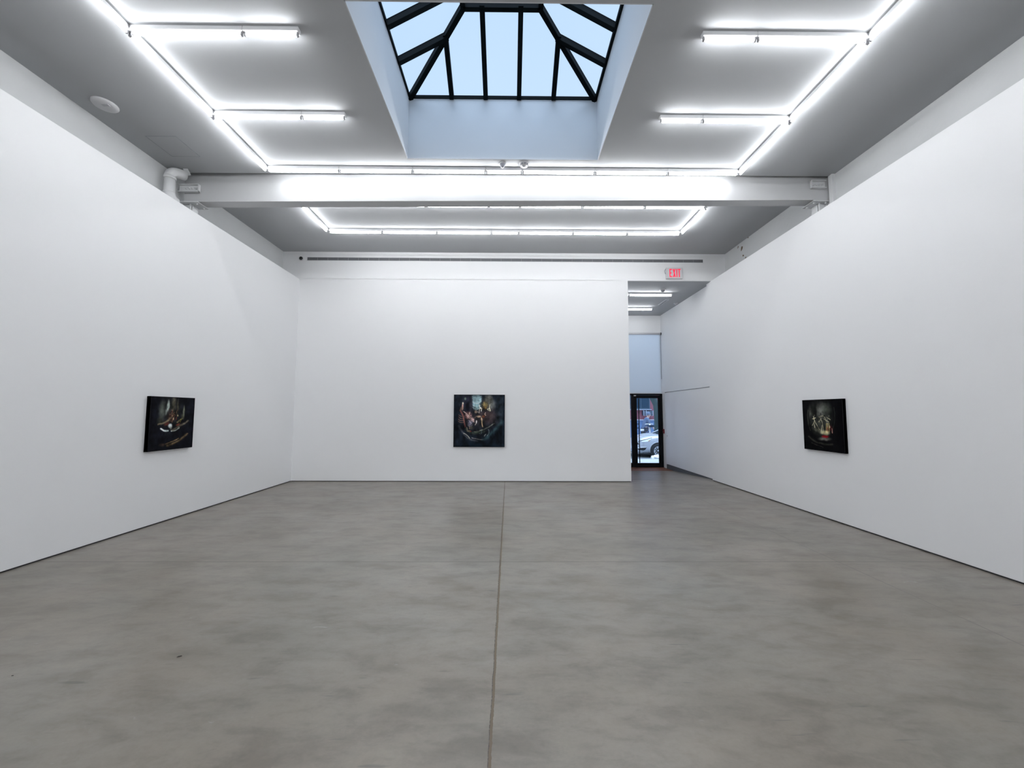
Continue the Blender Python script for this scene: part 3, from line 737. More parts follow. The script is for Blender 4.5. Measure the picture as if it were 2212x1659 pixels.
# ------------------------------------------------------------------ vestibule
vw = MB()
vw.box(VX1, 5.6, 10.0, VY+.2, 2.392, 6.0)                       # over the flush door
vw.box(VX1, 5.6, 10.0, 10.262, -.4, 2.392)
vw.box(VX1, 5.6, 13.262, VY+.2, -.4, 2.392)
vw.box(VX1+.06, 5.6, 10.262, 13.262, -.4, 2.392)
struct('wall_entrance_right', vw, M['wall'], 'white right wall of the entrance above and around the flush door', 'wall')
pl = MB(); pl.prism([(VX1+.006, 10.2, 0), (VX1+.006, 13.49, 0), (VX1+.006, 13.49, -.16), (VX1+.006, 12.67, -.16), (VX1+.006, 10.2, -.02)], (.05, 0, 0))
struct('trim_4', pl, mat('grey_plinth', (.10, .105, .115), .6), 'grey plinth wedge under the flush door where the floor ramps down', 'plinth')
dr = thing('door_2', 'wide flush white door in the right wall of the entrance', 'door', (VX1, 11.77, 0), kind='structure')
obj('door_slab', MB().box(VX1-.002, VX1+.05, 10.272, 13.240, .016, 2.366, .002), M['wall'], dr)
obj('keyhole', MB().lathe([(.014, VX1-.001), (.014, VX1-.010), (.006, VX1-.014), (.001, VX1-.014)], (0, 13.137, .944), 14, 'x'), M['plasticgrey'], dr)
fp = thing('fire_alarm_pull', 'small red fire alarm pull box beside the black street door', 'fire alarm', (VX1, 13.40, 1.02))
obj('box', MB().box(VX1-.032, VX1, 13.345, 13.445, 1.01, 1.155, .005), M['red'], fp)
obj('handle', MB().box(VX1-.040, VX1-.031, 13.365, 13.425, 1.05, 1.075, .003), mat('pull_bar', (.30, .22, .22), .4), fp)
vc = MB(); vc.box(VX0-.1, 5.6, YBB, VY+.2, ZV, ZV+.16); vc.box(XJ-.01, UR, YB+.001, YBB+.01, ZV, ZV+.015)
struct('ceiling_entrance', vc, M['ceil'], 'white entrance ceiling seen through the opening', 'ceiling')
struct('wall_entrance_left', MB().box(VX0-.2, VX0, YBB, VY+.2, -.4, ZV), M['wall'], 'white left wall of the entrance hidden behind the back wall', 'wall')
fw = MB(); FX0 = 3.05
fw.box(VX0, FX0, VY, VY+.2, -.4, ZV+.2); fw.box(FX0, VX1, VY, VY+.2, 4.46, ZV+.2); fw.box(VX0-.2, 12, VY+.02, VY+.2, ZV+.16, 6.5)
fw.box(5.6, 14, VY+.02, VY+.2, -.4, 6.5); fw.box(-8, VX0-.2, VY+.02, VY+.2, -.4, 6.5)
struct('wall_street', fw, M['wall'], 'white wall above the roller blind and street door', 'wall')

# street door with sidelight and transom
dn = thing('door_1', 'black framed glass street door at the end of the entrance', 'door', (4.7, VY, -.13), kind='structure')
fy0, fy1 = VY-.02, VY+.06
fr = MB()
fr.box(FX0, VX1, fy0, fy1, 2.30, 2.352, .003); fr.box(5.165, VX1, fy0, fy1, -.15, 2.352, .003); fr.box(4.178, 4.262, fy0, fy1, -.15, 2.352, .003)
fr.box(FX0, FX0+.06, fy0, fy1, -.15, 2.352, .003); fr.box(FX0, 4.178, fy0, fy1, -.15, .01, .003)
obj('door_frame', fr, M['blackframe'], dn)
lf = MB(); ly0, ly1 = VY-.012, VY+.035
lf.box(4.268, 4.364, ly0, ly1, -.14, 2.295, .003); lf.box(5.092, 5.160, ly0, ly1, -.14, 2.295, .003)
lf.box(4.364, 5.092, ly0, ly1, 2.198, 2.295, .003); lf.box(4.364, 5.092, ly0, ly1, -.14, .010, .003)
leaf = obj('door_leaf', lf, M['blackframe'], dn)
obj('leaf_glass', MB().box(4.36, 5.096, VY+.008, VY+.016, .005, 2.203), M['glass'], leaf)
hd = MB(); hd.tube([(4.404, VY-.085, .03), (4.404, VY-.085, 2.18)], .016, 12)
for z_ in (1.32, 1.19, .478): hd.tube([(4.35, VY-.012, z_), (4.404, VY-.085, z_)], .011, 8)
obj('handle', hd, M['blackframe'], leaf)
obj('side_glass', MB().box(FX0+.05, 4.18, VY+.010, VY+.018, .0, 2.31), M['glass'], dn)
obj('closer_cap', MB().box(4.262, 4.335, VY-.045, VY-.014, 2.262, 2.300, .008), mat('brushed_cap', (.5, .5, .52), .35), dn)
w2 = thing('window_2', 'tall transom window over the street door, covered by a blind', 'window', (4.2, VY, 2.352), kind='structure')
fr = MB(); fr.box(FX0, VX1, VY+.03, VY+.08, 2.352, 2.40); fr.box(FX0, VX1, VY+.03, VY+.08, 4.41, 4.46); fr.box(FX0, FX0+.05, VY+.03, VY+.08, 2.40, 4.41); fr.box(VX1-.05, VX1, VY+.03, VY+.08, 2.40, 4.41)
obj('window_frame', fr, M['house'], w2); obj('glass_pane', MB().box(FX0+.03, VX1-.03, VY+.05, VY+.058, 2.37, 4.44), M['glass'], w2)
rb = thing('roller_blind', 'pale grey roller blind drawn down over the transom above the street door', 'blind', (4.65, VY-.03, 2.36))
obj('roller', MB().tube([(FX0+.02, VY-.05, 4.415), (VX1-.03, VY-.05, 4.415)], .036, 18), M['plastic'], rb)
obj('fabric', MB().box(FX0+.03, VX1-.045, VY-.030, VY-.0285, 2.362, 4.415), M['shade'], rb, clean=True)
obj('bottom_bar', MB().box(FX0+.03, VX1-.045, VY-.038, VY-.022, 2.354, 2.378, .003), M['plastic'], rb)
obj('chain', MB().tube([(VX1-.028, VY-.06, 4.40), (VX1-.03, VY-.062, 3.6), (VX1-.026, VY-.06, 2.85)], .009, 8), M['plasticgrey'], rb)
obj('end_bracket', MB().lathe([(.04, VX1-.028), (.045, VX1-.024), (.045, VX1-.006), (.03, VX1-.002)], (0, VY-.05, 4.415), 18, 'x'), M['blackplastic'], rb)

d = thing('smoke_detector', 'dark-tipped smoke detector on the entrance ceiling beside the nearer batten', 'smoke detector', (4.185, 10.56, ZV))
obj('base', MB().lathe([(.088, ZV), (.088, ZV-.014), (.075, ZV-.026), (.05, ZV-.026)], (4.185, 10.56, 0), 28), M['plastic'], d)
obj('head', MB().lathe([(.052, ZV-.024), (.045, ZV-.06), (.032, ZV-.078), (.001, ZV-.082)], (4.185, 10.56, 0), 28), M['plasticgrey'], d)
d = thing('ceiling_vent', 'short grey slot vent on the entrance ceiling', 'air vent', (4.70, 11.82, ZV))
obj('vent_frame', MB().box(4.648, 4.752, 11.53, 12.12, ZV-.006, ZV, .002), M['house'], d)
sl_ = MB()
for k in range(3): sl_.box(4.662+k*.028, 4.682+k*.028, 11.545, 12.105, ZV-.008, ZV-.004)
obj('slots', sl_, M['plasticgrey'], d)
d = thing('sprinkler_cover', 'small round white sprinkler cover on the entrance ceiling by the right wall', 'sprinkler', (5.12, 11.93, ZV))
obj('plate', MB().lathe([(.06, ZV), (.06, ZV-.008), (.045, ZV-.014), (.03, ZV-.014)], (5.12, 11.93, 0), 24), M['plastic'], d)
obj('head', MB().lathe([(.028, ZV-.012), (.022, ZV-.035), (.034, ZV-.04), (.03, ZV-.046), (.001, ZV-.046)], (5.12, 11.93, 0), 20), M['plastic'], d)

# scraps on the gallery floor
def scrap(label, x, y, s, rz, name='leaf_scrap'):
    m_ = MB(); t_ = bmesh.new()
    pts = [(-1, 0), (-.4, .28), (.1, .36), (.6, .2), (1.05, .05), (.5, -.22), (-.1, -.32), (-.6, -.2)]
    top = [t_.verts.new((px*s, py*s, .002+.004*s/.02*abs(math.sin(i*1.7)))) for i, (px, py) in enumerate(pts)]; bot = [t_.verts.new((px*s, py*s, .0005)) for px, py in pts]
    t_.faces.new(top); t_.faces.new(bot[::-1])
    for i in range(8): t_.faces.new((top[i], bot[i], bot[(i+1) % 8], top[(i+1) % 8]))
    m_.merge(t_, Matrix.Translation((x, y, 0)) @ Matrix.Rotation(rz, 4, 'Z'))
    tag(obj(name, m_, mat('dry_leaf', (.03, .024, .02), .7)), label, 'leaf')
scrap('small dark dry leaf scrap on the floor, left of the brown joint', -2.288, 2.907, .0145, .5)
scrap('tiny dark crumb on the floor by the left edge of the photo', -3.193, 2.709, .006, .2)

# ------------------------------------------------------------------ the street
M['asphalt'] = mat('grey_asphalt', (.16, .165, .17), .85, bump=.5, bscale=60, vary=.3, vscale=5)
M['paving'] = mat('pale_paving', (.62, .62, .62), .8, bump=.2, bscale=30, vary=.12, vscale=2)
M['kerb'] = mat('kerb_stone', (.42, .43, .44), .8, bump=.3, bscale=30, vary=.15, vscale=6)
ZST, ZS1, ZS2 = -.30, -.17, -.14
struct('street', MB().box(-12, 30, 16.3, 19.72, -.6, ZST), M['asphalt'], 'grey asphalt street under the parked silver car', 'street')
struct('pavement', MB().box(-12, 30, 13.56, 16.1, -.6, ZS1), M['paving'], 'pale pavement just outside the street door', 'pavement')
struct('kerb', MB().box(-12, 30, 16.1, 16.3, -.6, ZS1+.005, .02), M['kerb'], 'stone kerb between the near pavement and the street', 'kerb')
struct('far_pavement', MB().box(-12, 30, 19.72, 23.4, -.6, ZS2), M['paving'], 'pale pavement across the street', 'pavement')
fb = thing('brick_building', 'red painted building with a blue base across the street', 'building', (9, 23.4, ZS2))
KF = 23.4/22
def fx(x): return x*KF
def fz(z): return 1.705+(z-1.705)*KF
YF = 23.4
obj('wall', MB().box(-6, 24, YF, YF+.6, fz(1.32), 5.2), mat('red_painted_brick', (.27, .095, .125), .8, bump=.3, bscale=20, vary=.08, vscale=3), fb)
obj('base', MB().box(-6, 24, YF-.02, YF+.6, ZS2-.02, fz(1.28)), mat('blue_painted_base', (.12, .20, .37), .7, bump=.1, vary=.08), fb)
obj('ledge', MB().box(-6, 24, YF-.07, YF+.1, fz(1.28), fz(1.335), .006), mat('pale_ledge', (.45, .45, .52), .7), fb)
fw_ = mat('slate_window_frame', (.05, .095, .14), .5); fpn = mat('dim_window', (.020, .050, .085), .35, spec=.2)
for wx0 in (3.4, 6.70, 10.0):
    f_m = MB(); x0, x1, z0, z1 = fx(wx0), fx(wx0+1.14), fz(1.90), fz(4.0)
    f_m.box(x0, x1, YF-.05, YF, z0, z0+.06); f_m.box(x0, x1, YF-.05, YF, z1-.06, z1); f_m.box(x0, x0+.06, YF-.05, YF, z0+.06, z1-.06); f_m.box(x1-.06, x1, YF-.05, YF, z0+.06, z1-.06)
    f_m.box(x0+.06, x1-.06, YF-.045, YF, z0+1.1, z0+1.15); f_m.box(x0+.66, x0+.70, YF-.045, YF, z0+.06, z1-.06)
    wf = obj('window', f_m, fw_, fb); obj('pane', MB().box(x0+.05, x1-.05, YF-.03, YF-.005, z0+.05, z1-.05), fpn, wf)
    obj('sill', MB().box(x0-.05, x1+.07, YF-.10, YF, z0-.058, z0, .004), mat('window_sill', (.30, .34, .42), .6), fb)
ac = thing('air_conditioner', 'caged air conditioner hung under the dark window across the street', 'air conditioner', (fx(7.65), YF-.15, fz(1.52)))
ax0, ax1, az0, az1 = fx(7.40), fx(7.90), fz(1.555), fz(1.82)
obj('casing', MB().box(ax0, ax1, YF-.30, YF, az0, az1, .01), mat('ac_dark_case', (.02, .04, .07), .6), ac)
cg = MB(); pale = mat('ac_cage', (.42, .48, .58), .5)
for z_ in (1.548, 1.62, 1.69, 1.76): z_ = fz(z_); cg.box(ax0-.015, ax1+.015, YF-.325, YF-.308, z_-.007, z_+.007)
cg.box(ax0-.015, ax1+.015, YF-.325, YF-.308, az0-.022, az0+.004)
for x_ in (ax0-.004, ax0+.14, ax1+.004): cg.box(x_-.015, x_+.015, YF-.33, YF-.31, az0-.02, az1+.01)
obj('cage', cg, pale, ac)

# tree
TY = 19.97
tt = thing('street_tree', 'dark street tree trunk leaning left, across the street', 'tree', (7.49, TY, ZS2))
tk = MB()
path = [(7.49, TY, ZS2), (7.49, TY, .6), (7.49, TY, 1.3), (7.48, TY, 1.8), (7.44, TY, 2.12), (7.29, TY, 2.44), (7.08, TY, 2.9), (6.95, TY, 3.5)]
tk.tube(path, [.19, .165, .158, .158, .155, .15, .12, .09], 16)
tk.tube([(7.50, TY, 1.6), (7.58, TY-.05, 2.2), (7.83, TY-.1, 3.0), (7.98, TY-.15, 3.8)], [.12, .11, .08, .05], 12)
for v in tk.bm.verts: v.co += Vector((noise.noise(v.co*6), noise.noise(v.co*6+Vector((9, 0, 0))), 0))*.018
obj('trunk', tk, mat('mossy_bark', (.055, .085, .085), .9, bump=.9, bscale=22, vary=.5, vscale=9), tt)
br_ = MB()
for s0, s1 in (((6.95, TY, 3.45), (6.4, TY+.2, 4.6)), ((6.95, TY, 3.45), (7.15, TY-.3, 4.8)), ((7.98, TY-.15, 3.75), (8.5, TY, 4.9)), ((7.98, TY-.15, 3.75), (7.8, TY-.4, 5.0))): br_.tube([s0, s1], [.055, .02], 8)
obj('branches', br_, mat('bare_twig', (.05, .06, .06), .9), tt)

# ---- silver car, nose to the left
car = thing('car', 'parked silver car seen through the street door, nose to the left', 'car', (7.6, 18.65, ZST))
paintm = mat('silver_car_paint', (.47, .49, .54), .28, metal=.25, spec=.6, coat=.6)
darkm = mat('car_dark_trim', (.012, .013, .016), .5)
CX, CYc = 5.62, 18.66
# stations: x from nose, half width, z sill, z shoulder, z crown
STN = [(0, .48, .24, .50, .62), (.05, .58, .20, .56, .70), (.15, .68, .17, .62, .79), (.32, .76, .16, .69, .88), (.6, .82, .16, .77, .965), (.9, .845, .17, .83, 1.02), (1.2, .85, .18, .87, 1.035), (1.32, .85, .18, .88, .99),
       (1.8, .855, .18, .90, .99), (2.6, .855, .18, .92, .99), (3.3, .85, .18, .92, .99), (3.8, .82, .20, .91, .99), (4.05, .74, .26, .85, .96), (4.15, .62, .34, .78, .88)]
bm = bmesh.new(); rings = []
for x, hw, zs, zm, zc_ in STN:
    ring_ = []
    half = [(0, zs), (.72, zs), (.93, zs+.05), (1.0, zs+.20), (1.0, (zs+.2+zm)/2+.03), (.975, zm), (.90, zm+(zc_-zm)*.45), (.72, zm+(zc_-zm)*.82), (.40, zc_-(zc_-zm)*.03), (0, zc_)]
    pts = [(k_*hw, z_) for k_, z_ in half]
    full = [(-a_, z_) for a_, z_ in pts] + [(a_, z_) for a_, z_ in pts[-2:0:-1]]
    # nose rounds back toward the corners
    for yy, z_ in full: ring_.append(bm.verts.new((CX + x + (.30*(abs(yy)/.85)**2.2 if x < .4 else .0)*(1-x/.4 if x < .4 else 0), CYc+yy, ZST+z_)))
    rings.append(ring_)
for a_, b_ in zip(rings, rings[1:]):
    n_ = len(a_)
    for k in range(n_):
        f_1 = bm.faces.new((a_[k], a_[(k+1) % n_], b_[(k+1) % n_], b_[k])); f_1.smooth = True
bm.faces.new(rings[0]); bm.faces.new(rings[-1])
bmesh.ops.recalc_face_normals(bm, faces=bm.faces[:])
bmesh.ops.subdivide_edges(bm, edges=bm.edges[:], cuts=1, use_grid_fill=True, smooth=.55)
bm.faces.ensure_lookup_table()
bvh = BVHTree.FromBMesh(bm)
body = obj('body', bm, paintm, car)
def on_side(x, z):
    h = bvh.ray_cast(Vector((x, CYc-3, z)), Vector((0, 1, 0)))
    return (h[0], h[1]) if h[0] is not None else (Vector((x, CYc-.8, z)), Vector((0, -1, 0)))
def patch(name, poly, m_, off=.006, parent=None, n=5):
    """a skin laid over the car's flank: poly is an outline in x (from the nose) and z (from the road)"""
    b2 = bmesh.new(); cx_ = sum(p[0] for p in poly)/len(poly); cz_ = sum(p[1] for p in poly)/len(poly)
    out = []
    for (x0, z0), (x1, z1) in zip(poly, poly[1:]+poly[:1]):
        for k in range(3): out.append((x0+(x1-x0)*k/3, z0+(z1-z0)*k/3))
    rings_ = []
    for r_1 in range(n+1):
        rr_ = r_1/n; ring_ = []
        for x, z in out:
            px, pz = CX+cx_+(x-cx_)*rr_, ZST+cz_+(z-cz_)*rr_
            p, nn = on_side(px, pz)
            ring_.append(b2.verts.new(Vector((px, p.y, pz)) + nn*off))
            if r_1 == 0: break
        rings_.append(ring_)
    c0 = rings_[0][0]; m2 = len(out)
    for k in range(m2): b2.faces.new((c0, rings_[1][k], rings_[1][(k+1) % m2]))
    for a2, b3 in zip(rings_[1:], rings_[2:]):
        for k in range(m2): b2.faces.new((a2[k], a2[(k+1) % m2], b3[(k+1) % m2], b3[k]))
    last = rings_[-1]; back = [b2.verts.new(v.co + Vector((0, .03, 0))) for v in last]
    for k in range(m2): b2.faces.new((last[k], back[k], back[(k+1) % m2], last[(k+1) % m2]))
    for f_1 in b2.faces: f_1.smooth = True
    return obj(name, b2, m_, parent or car)
lens = mat('headlight_lens', (.80, .84, .90), .12, spec=.8, coat=.6)
hl = patch('headlight', [(.25, .685), (.33, .735), (.52, .79), (.80, .86), (.74, .78), (.66, .70), (.45, .685)], lens, .010)
patch('lamp_rim', [(.24, .68), (.30, .735), (.52, .80), (.83, .885), (.83, .875), (.54, .785), (.32, .72)], darkm, .013, hl)
patch('indicator', [(.66, .71), (.74, .79), (.70, .79), (.62, .72)], mat('amber_lens', (.55, .30, .12), .2), .014, hl)
patch('fog_recess', [(.22, .36), (.28, .44), (.56, .455), (.50, .35), (.42, .315), (.30, .325)], darkm, .008)
patch('chrome_strip', [(.22, .40), (.28, .455), (.58, .470), (.57, .457), (.30, .442), (.235, .39)], mat('chrome', (.8, .8, .82), .15, metal=1), .012)
patch('grille', [(.19, .66), (.20, .56), (.26, .575), (.25, .65)], darkm, .008)
patch('fender_crease', [(.95, .905), (1.6, .915), (2.6, .92), (2.6, .912), (1.6, .905), (.95, .893)], mat('crease_shadow_line', (.45, .47, .52), .4), .003)
# bonnet ridges
for yy in (-.30, .30):
    rp = MB(); pts = []
    for x in np.linspace(.35, 1.15, 8):
        h = bvh.ray_cast(Vector((CX+x, CYc+yy*(.85+.2*x), 3)), Vector((0, 0, -1)))
        if h[0] is not None: pts.append(h[0]-Vector((0, 0, .006)))
    rp.tube(pts, .016, 8); obj('bonnet_ridge', rp, paintm, car)
def arch(x):
    a_ = MB(); R_ = .36
    yw = CYc-.862
    a_.lathe([(.02, yw+.30), (R_, yw+.30), (R_, yw+.0), (R_-.02, yw-.004), (.02, yw-.002)], (CX+x, 0, ZST+.315), 36, 'y'); return a_
def wheel(x, side):
    yw = CYc+side*.80
    ty = MB(); s_ = side
    ty.lathe([(.185, yw-s_*.10), (.27, yw-s_*.10), (.303, yw-s_*.06), (.303, yw+s_*.05), (.275, yw+s_*.082), (.205, yw+s_*.085), (.195, yw+s_*.06)], (CX+x, 0, ZST+.303), 36, 'y')
    o = obj('wheel', ty, mat('tyre_rubber', (.015, .016, .02), .8), car)
    rm = MB(); cx_, cz_ = CX+x, ZST+.303
    rm.lathe([(.205, yw+s_*.072), (.205, yw+s_*.084), (.180, yw+s_*.084), (.178, yw+s_*.066)], (cx_, 0, cz_), 30, 'y')
    rm.lathe([(.001, yw+s_*.084), (.045, yw+s_*.084), (.05, yw+s_*.06), (.001, yw+s_*.06)], (cx_, 0, cz_), 18, 'y')
    for k in range(9):
        a_ = k*2*PI/9; dx, dz = math.cos(a_), math.sin(a_)
        rm.obox((cx_+dx*.03, yw+s_*.072, cz_+dz*.03), (cx_+dx*.19, yw+s_*.072, cz_+dz*.19), .042, .02, up=(0, -1, 0))
    obj('rim', rm, mat('alloy_rim', (.55, .57, .62), .35, metal=.4), o)
    obj('brake_disc', MB().lathe([(.001, yw+s_*.03), (.18, yw+s_*.03), (.18, yw+s_*.01), (.001, yw+s_*.01)], (cx_, 0, cz_), 24, 'y'), darkm, o)
WX = 1.06
for x in (WX, 3.42):
    obj('wheel_arch', arch(x), darkm, car)
    for s_ in (-1, 1): wheel(x, s_)
    lip = MB(); pts = [(CX+x+math.cos(a_)*.375, CYc-.856, ZST+.315+math.sin(a_)*.375) for a_ in np.linspace(-.25, PI+.25, 17)]
    lip.tube(pts, .013, 8); obj('arch_lip', lip, paintm, car)
# cabin
cb = MB()
def cab(x, hw, z): return [(CX+x, CYc-hw, ZST+z), (CX+x, CYc+hw, ZST+z)]
gl = bmesh.new(); sect_ = [(1.24, 1.01, .76), (1.45, 1.06, .75), (1.75, 1.20, .70), (2.10, 1.40, .64), (2.5, 1.51, .60), (3.0, 1.53, .60), (3.4, 1.47, .58), (3.75, 1.30, .60), (3.98, 1.01, .66)]
rg = []
for x, zt, hw in sect_:
    zb = .955; rg.append([gl.verts.new(p) for p in ((CX+x, CYc-.79, ZST+zb), (CX+x, CYc-hw, ZST+zt-.03), (CX+x, CYc-hw*.7, ZST+zt), (CX+x, CYc+hw*.7, ZST+zt), (CX+x, CYc+hw, ZST+zt-.03), (CX+x, CYc+.79, ZST+zb))])
for a_, b_ in zip(rg, rg[1:]):
    for k in range(5): f_1 = gl.faces.new((a_[k], a_[k+1], b_[k+1], b_[k]))
gl.faces.new(rg[0]); gl.faces.new(rg[-1])
obj('windows', gl, M['carglass'], car)
rf = MB()
for sg in (-1, 1):
    rf.tube([(CX+1.36, CYc+sg*.79, ZST+1.005)]+[(CX+x, CYc+sg*(hw+.015), ZST+zt-.012) for x, zt, hw in sect_[1:]], .028, 8)
rf.tube([(CX+2.62, CYc-.80, ZST+.98), (CX+2.66, CYc-.63, ZST+1.50)], .03, 8)
for (x, zt, hw), (x2, zt2, hw2) in zip(sect_[4:7], sect_[5:7]):
    rf.prism([(CX+x, CYc-hw, ZST+zt), (CX+x, CYc+hw, ZST+zt), (CX+x2, CYc+hw2, ZST+zt2), (CX+x2, CYc-hw2, ZST+zt2)], (0, 0, .02))
obj('roof', rf, paintm, car)
obj('door_mirror', MB().box(CX+1.55, CX+1.68, CYc-1.0, CYc-.82, ZST+.98, ZST+1.10, .03), paintm, car)
obj('lower_trim', MB().box(CX+.42, CX+3.9, CYc-.80, CYc+.80, ZST+.13, ZST+.20, .02), darkm, car)

# white lump on the kerb in front of the wheel
bg = bmesh.new(); bmesh.ops.create_icosphere(bg, subdivisions=4, radius=1)
for v in bg.verts:
    n_ = noise.noise(v.co*2.2)*.22+noise.noise(v.co*5)*.08
    v.co = Vector((6.33+v.co.x*.30*(1+n_), 16.85+v.co.y*.2*(1+n_), ZST+max(0, (v.co.z*.5+.42)*.25*(1+n_))))
for f_1 in bg.faces: f_1.smooth = True
tag(obj('white_bag', bg, mat('white_bag_plastic', (.85, .86, .88), .5)), 'slumped white bag lying in the street before the car wheel', 'bag')

# bicycles docked across the street
def bicycle(label, x, y, hb, stem_m, frame_m):
    r = thing('bicycle', label, 'bicycle', (x, y, ZS2), 'bicycles parked across the street')
    z0 = ZS2; R_ = .31
    for yy in (y, y+1.02):
        w_ = MB(); pts = [(x, yy+math.cos(a_)*R_, z0+R_+.02+math.sin(a_)*R_) for a_ in np.linspace(0, 2*PI, 29)]
        w_.tube(pts, .022, 8, cap=False)
        for k in range(10): a_ = k*PI/5; w_.tube([(x, yy, z0+R_+.02), (x, yy+math.cos(a_)*R_, z0+R_+.02+math.sin(a_)*R_)], .004, 5)
        obj('wheel', w_, mat('bike_tyre', (.01, .014, .02), .7), r)
    f_m = MB(); bbk = (x, y+.62, z0+.30); sd_ = (x, y+.72, z0+.82); hd_ = (x, y+.22, z0+.88)
    f_m.tube([hd_, bbk], .03, 8); f_m.tube([bbk, sd_], .022, 8); f_m.tube([bbk, (x, y+1.02, z0+.33)], .016, 8); f_m.tube([sd_, (x, y+1.02, z0+.33)], .014, 8); f_m.tube([hd_, sd_], .02, 8)
    obj('frame', f_m, frame_m, r)
    st_ = MB(); st_.tube([(x-.055, y+.0, z0+.34), (x-.045, y+.06, z0+.62), (x, y+.2, z0+hb)], [.042, .046, .040], 10)
    obj('fork_and_stem', st_, stem_m, r)
    hm_ = MB(); hm_.tube([(x-.20, y+.34, z0+hb-.02), (x-.17, y+.2, z0+hb), (x+.17, y+.2, z0+hb), (x+.20, y+.34, z0+hb-.02)], .02, 8)
    obj('handlebar', hm_, stem_m, r)
    bk = MB(); bk.box(x-.15, x+.15, y-.05, y+.16, z0+hb-.14, z0+hb-.05, .02); obj('front_rack', bk, mat('rack_dark', (.03, .05, .08), .6), r)
    obj('saddle', MB().box(x-.07, x+.07, y+.62, y+.86, z0+.86, z0+.92, .025), darkm, r)
    return r
wst = mat('white_bike_paint', (.85, .86, .88), .35); bst = mat('blue_bike_paint', (.05, .10, .22), .4); gst = mat('pale_grey_bike_paint', (.40, .47, .55), .4)
bicycle('white stemmed bicycle standing behind the silver car bonnet', 7.357, 20.5, 1.255, wst, bst)
bicycle('grey stemmed bicycle beside the tree trunk, behind the car windscreen', 7.877, 20.55, 1.17, gst, bst)
bo = thing('bollard', 'short black bollard with a pale collar left of the white stemmed bicycle', 'bollard', (6.723, 20.0, ZS2))
obj('post', MB().tube([(6.723, 20.0, ZS2), (6.723, 20.0, .91)], .065, 16), darkm, bo)
obj('collar', MB().lathe([(.078, .78), (.088, .80), (.088, .86), (.078, .88)], (6.723, 20.0, 0), 16), wst, bo)

# ---- person walking to the right behind the car
pr = thing('person', 'person in a grey-blue jacket and knitted cap walking past the red building', 'person', (7.68, 22.4, ZS2))
def skin_mesh(name, V_, E_, R_, m_, parent, sub=2, root=0):
    me = bpy.data.meshes.new(name); base = root_of(parent).location
    me.from_pydata([tuple(v) for v in V_], E_, [])
    o = bpy.data.objects.new(name, me); C.objects.link(o)
    sk = o.modifiers.new('skin', 'SKIN'); sk.use_smooth_shade = True
    if not me.skin_vertices: me.skin_vertices.new()
    for i, r in enumerate(R_):
        rr_ = r if isinstance(r, tuple) else (r, r); me.skin_vertices[0].data[i].radius = rr_; me.skin_vertices[0].data[i].use_root = (i == root)
    sb = o.modifiers.new('sub', 'SUBSURF'); sb.levels = sub; sb.render_levels = sub
    bpy.context.view_layer.update()
    ev = o.evaluated_get(bpy.context.evaluated_depsgraph_get())
    nm = bpy.data.meshes.new_from_object(ev); nm.materials.clear(); nm.materials.append(m_)
    o.modifiers.clear(); o.data = nm; bpy.data.meshes.remove(me); nm.name = name
    o.parent = parent; return o
def chains(spec):
    V_, R_, E_, ids = [], [], [], {}
    for ch in spec:
        prev = None
        for key, co, r in ch:
            if key in ids: i = ids[key]
            else: i = len(V_); V_.append(co); R_.append(r); ids[key] = i
            if prev is not None: E_.append((prev, i))
            prev = i
    return V_, E_, R_
K = lambda k: (k, None, None)
torso = [('pel', (0, 0, .97), .115), ('sp', (.03, 0, 1.15), .115), ('ch', (.09, 0, 1.36), .13), ('nk', (.165, 0, 1.52), .052), ('hb', (.205, 0, 1.58), .070), ('hm', (.225, 0, 1.66), .092), ('ht', (.222, 0, 1.735), .072)]
spec = [torso, [K('hm'), ('no', (.315, 0, 1.645), .016), ('nt', (.338, 0, 1.632), .010)], [K('hb'), ('jw', (.275, 0, 1.585), .040)]]
for s_, fx in ((-1, .10), (1, -.04)):
    n_ = 'n' if s_ < 0 else 'f'
    sh_, elb, wr = (.10, s_*.175, 1.42), (.09+fx, s_*.245, 1.16), (.27+fx, s_*.22, .97)
    spec.append([K('ch'), ('s'+n_, sh_, .062), ('e'+n_, elb, .046), ('w'+n_, wr, .030), ('p'+n_, (wr[0]+.05, wr[1], wr[2]-.055), (.040, .020))])
    pb = (wr[0]+.05, wr[1], wr[2]-.055)
    for j, (dx, L_) in enumerate(((-.026, .062), (-.008, .078), (.010, .072), (.026, .056))):
        spec.append([K('p'+n_), ('f%s%da' % (n_, j), (pb[0]+.020+dx*.6, pb[1]+dx, pb[2]-.035), .0095), ('f%s%db' % (n_, j), (pb[0]+.026, pb[1]+dx*1.1, pb[2]-.035-L_*.55), .0088), ('f%s%dc' % (n_, j), (pb[0]+.014, pb[1]+dx*1.1, pb[2]-.035-L_), .0075)])
    spec.append([K('p'+n_), ('t%sa' % n_, (pb[0]+.050, pb[1]-s_*.012, pb[2]+.0), .0105), ('t%sb' % n_, (pb[0]+.068, pb[1]-s_*.016, pb[2]-.045), .0085)])
    hx_, kx, ax = (.0, s_*.09, .90), ((.20, s_*.10, .52) if s_ < 0 else (.04, s_*.10, .50)), ((.22, s_*.10, .10) if s_ < 0 else (-.22, s_*.10, .14))
    tx_ = (ax[0]+.17, ax[1], .045) if s_ < 0 else (ax[0]+.15, ax[1], .05)
    spec.append([K('pel'), ('h'+n_, hx_, .088), ('k'+n_, kx, .060), ('a'+n_, ax, .040), ('t'+n_, tx_, .034)])
skinm = mat('skin', (.55, .36, .30), .55)
skin_mesh('body', *chains(spec), skinm, pr)
jacket = mat('grey_blue_jacket', (.11, .15, .24), .8, bump=.4, bscale=30, vary=.2, vscale=8)
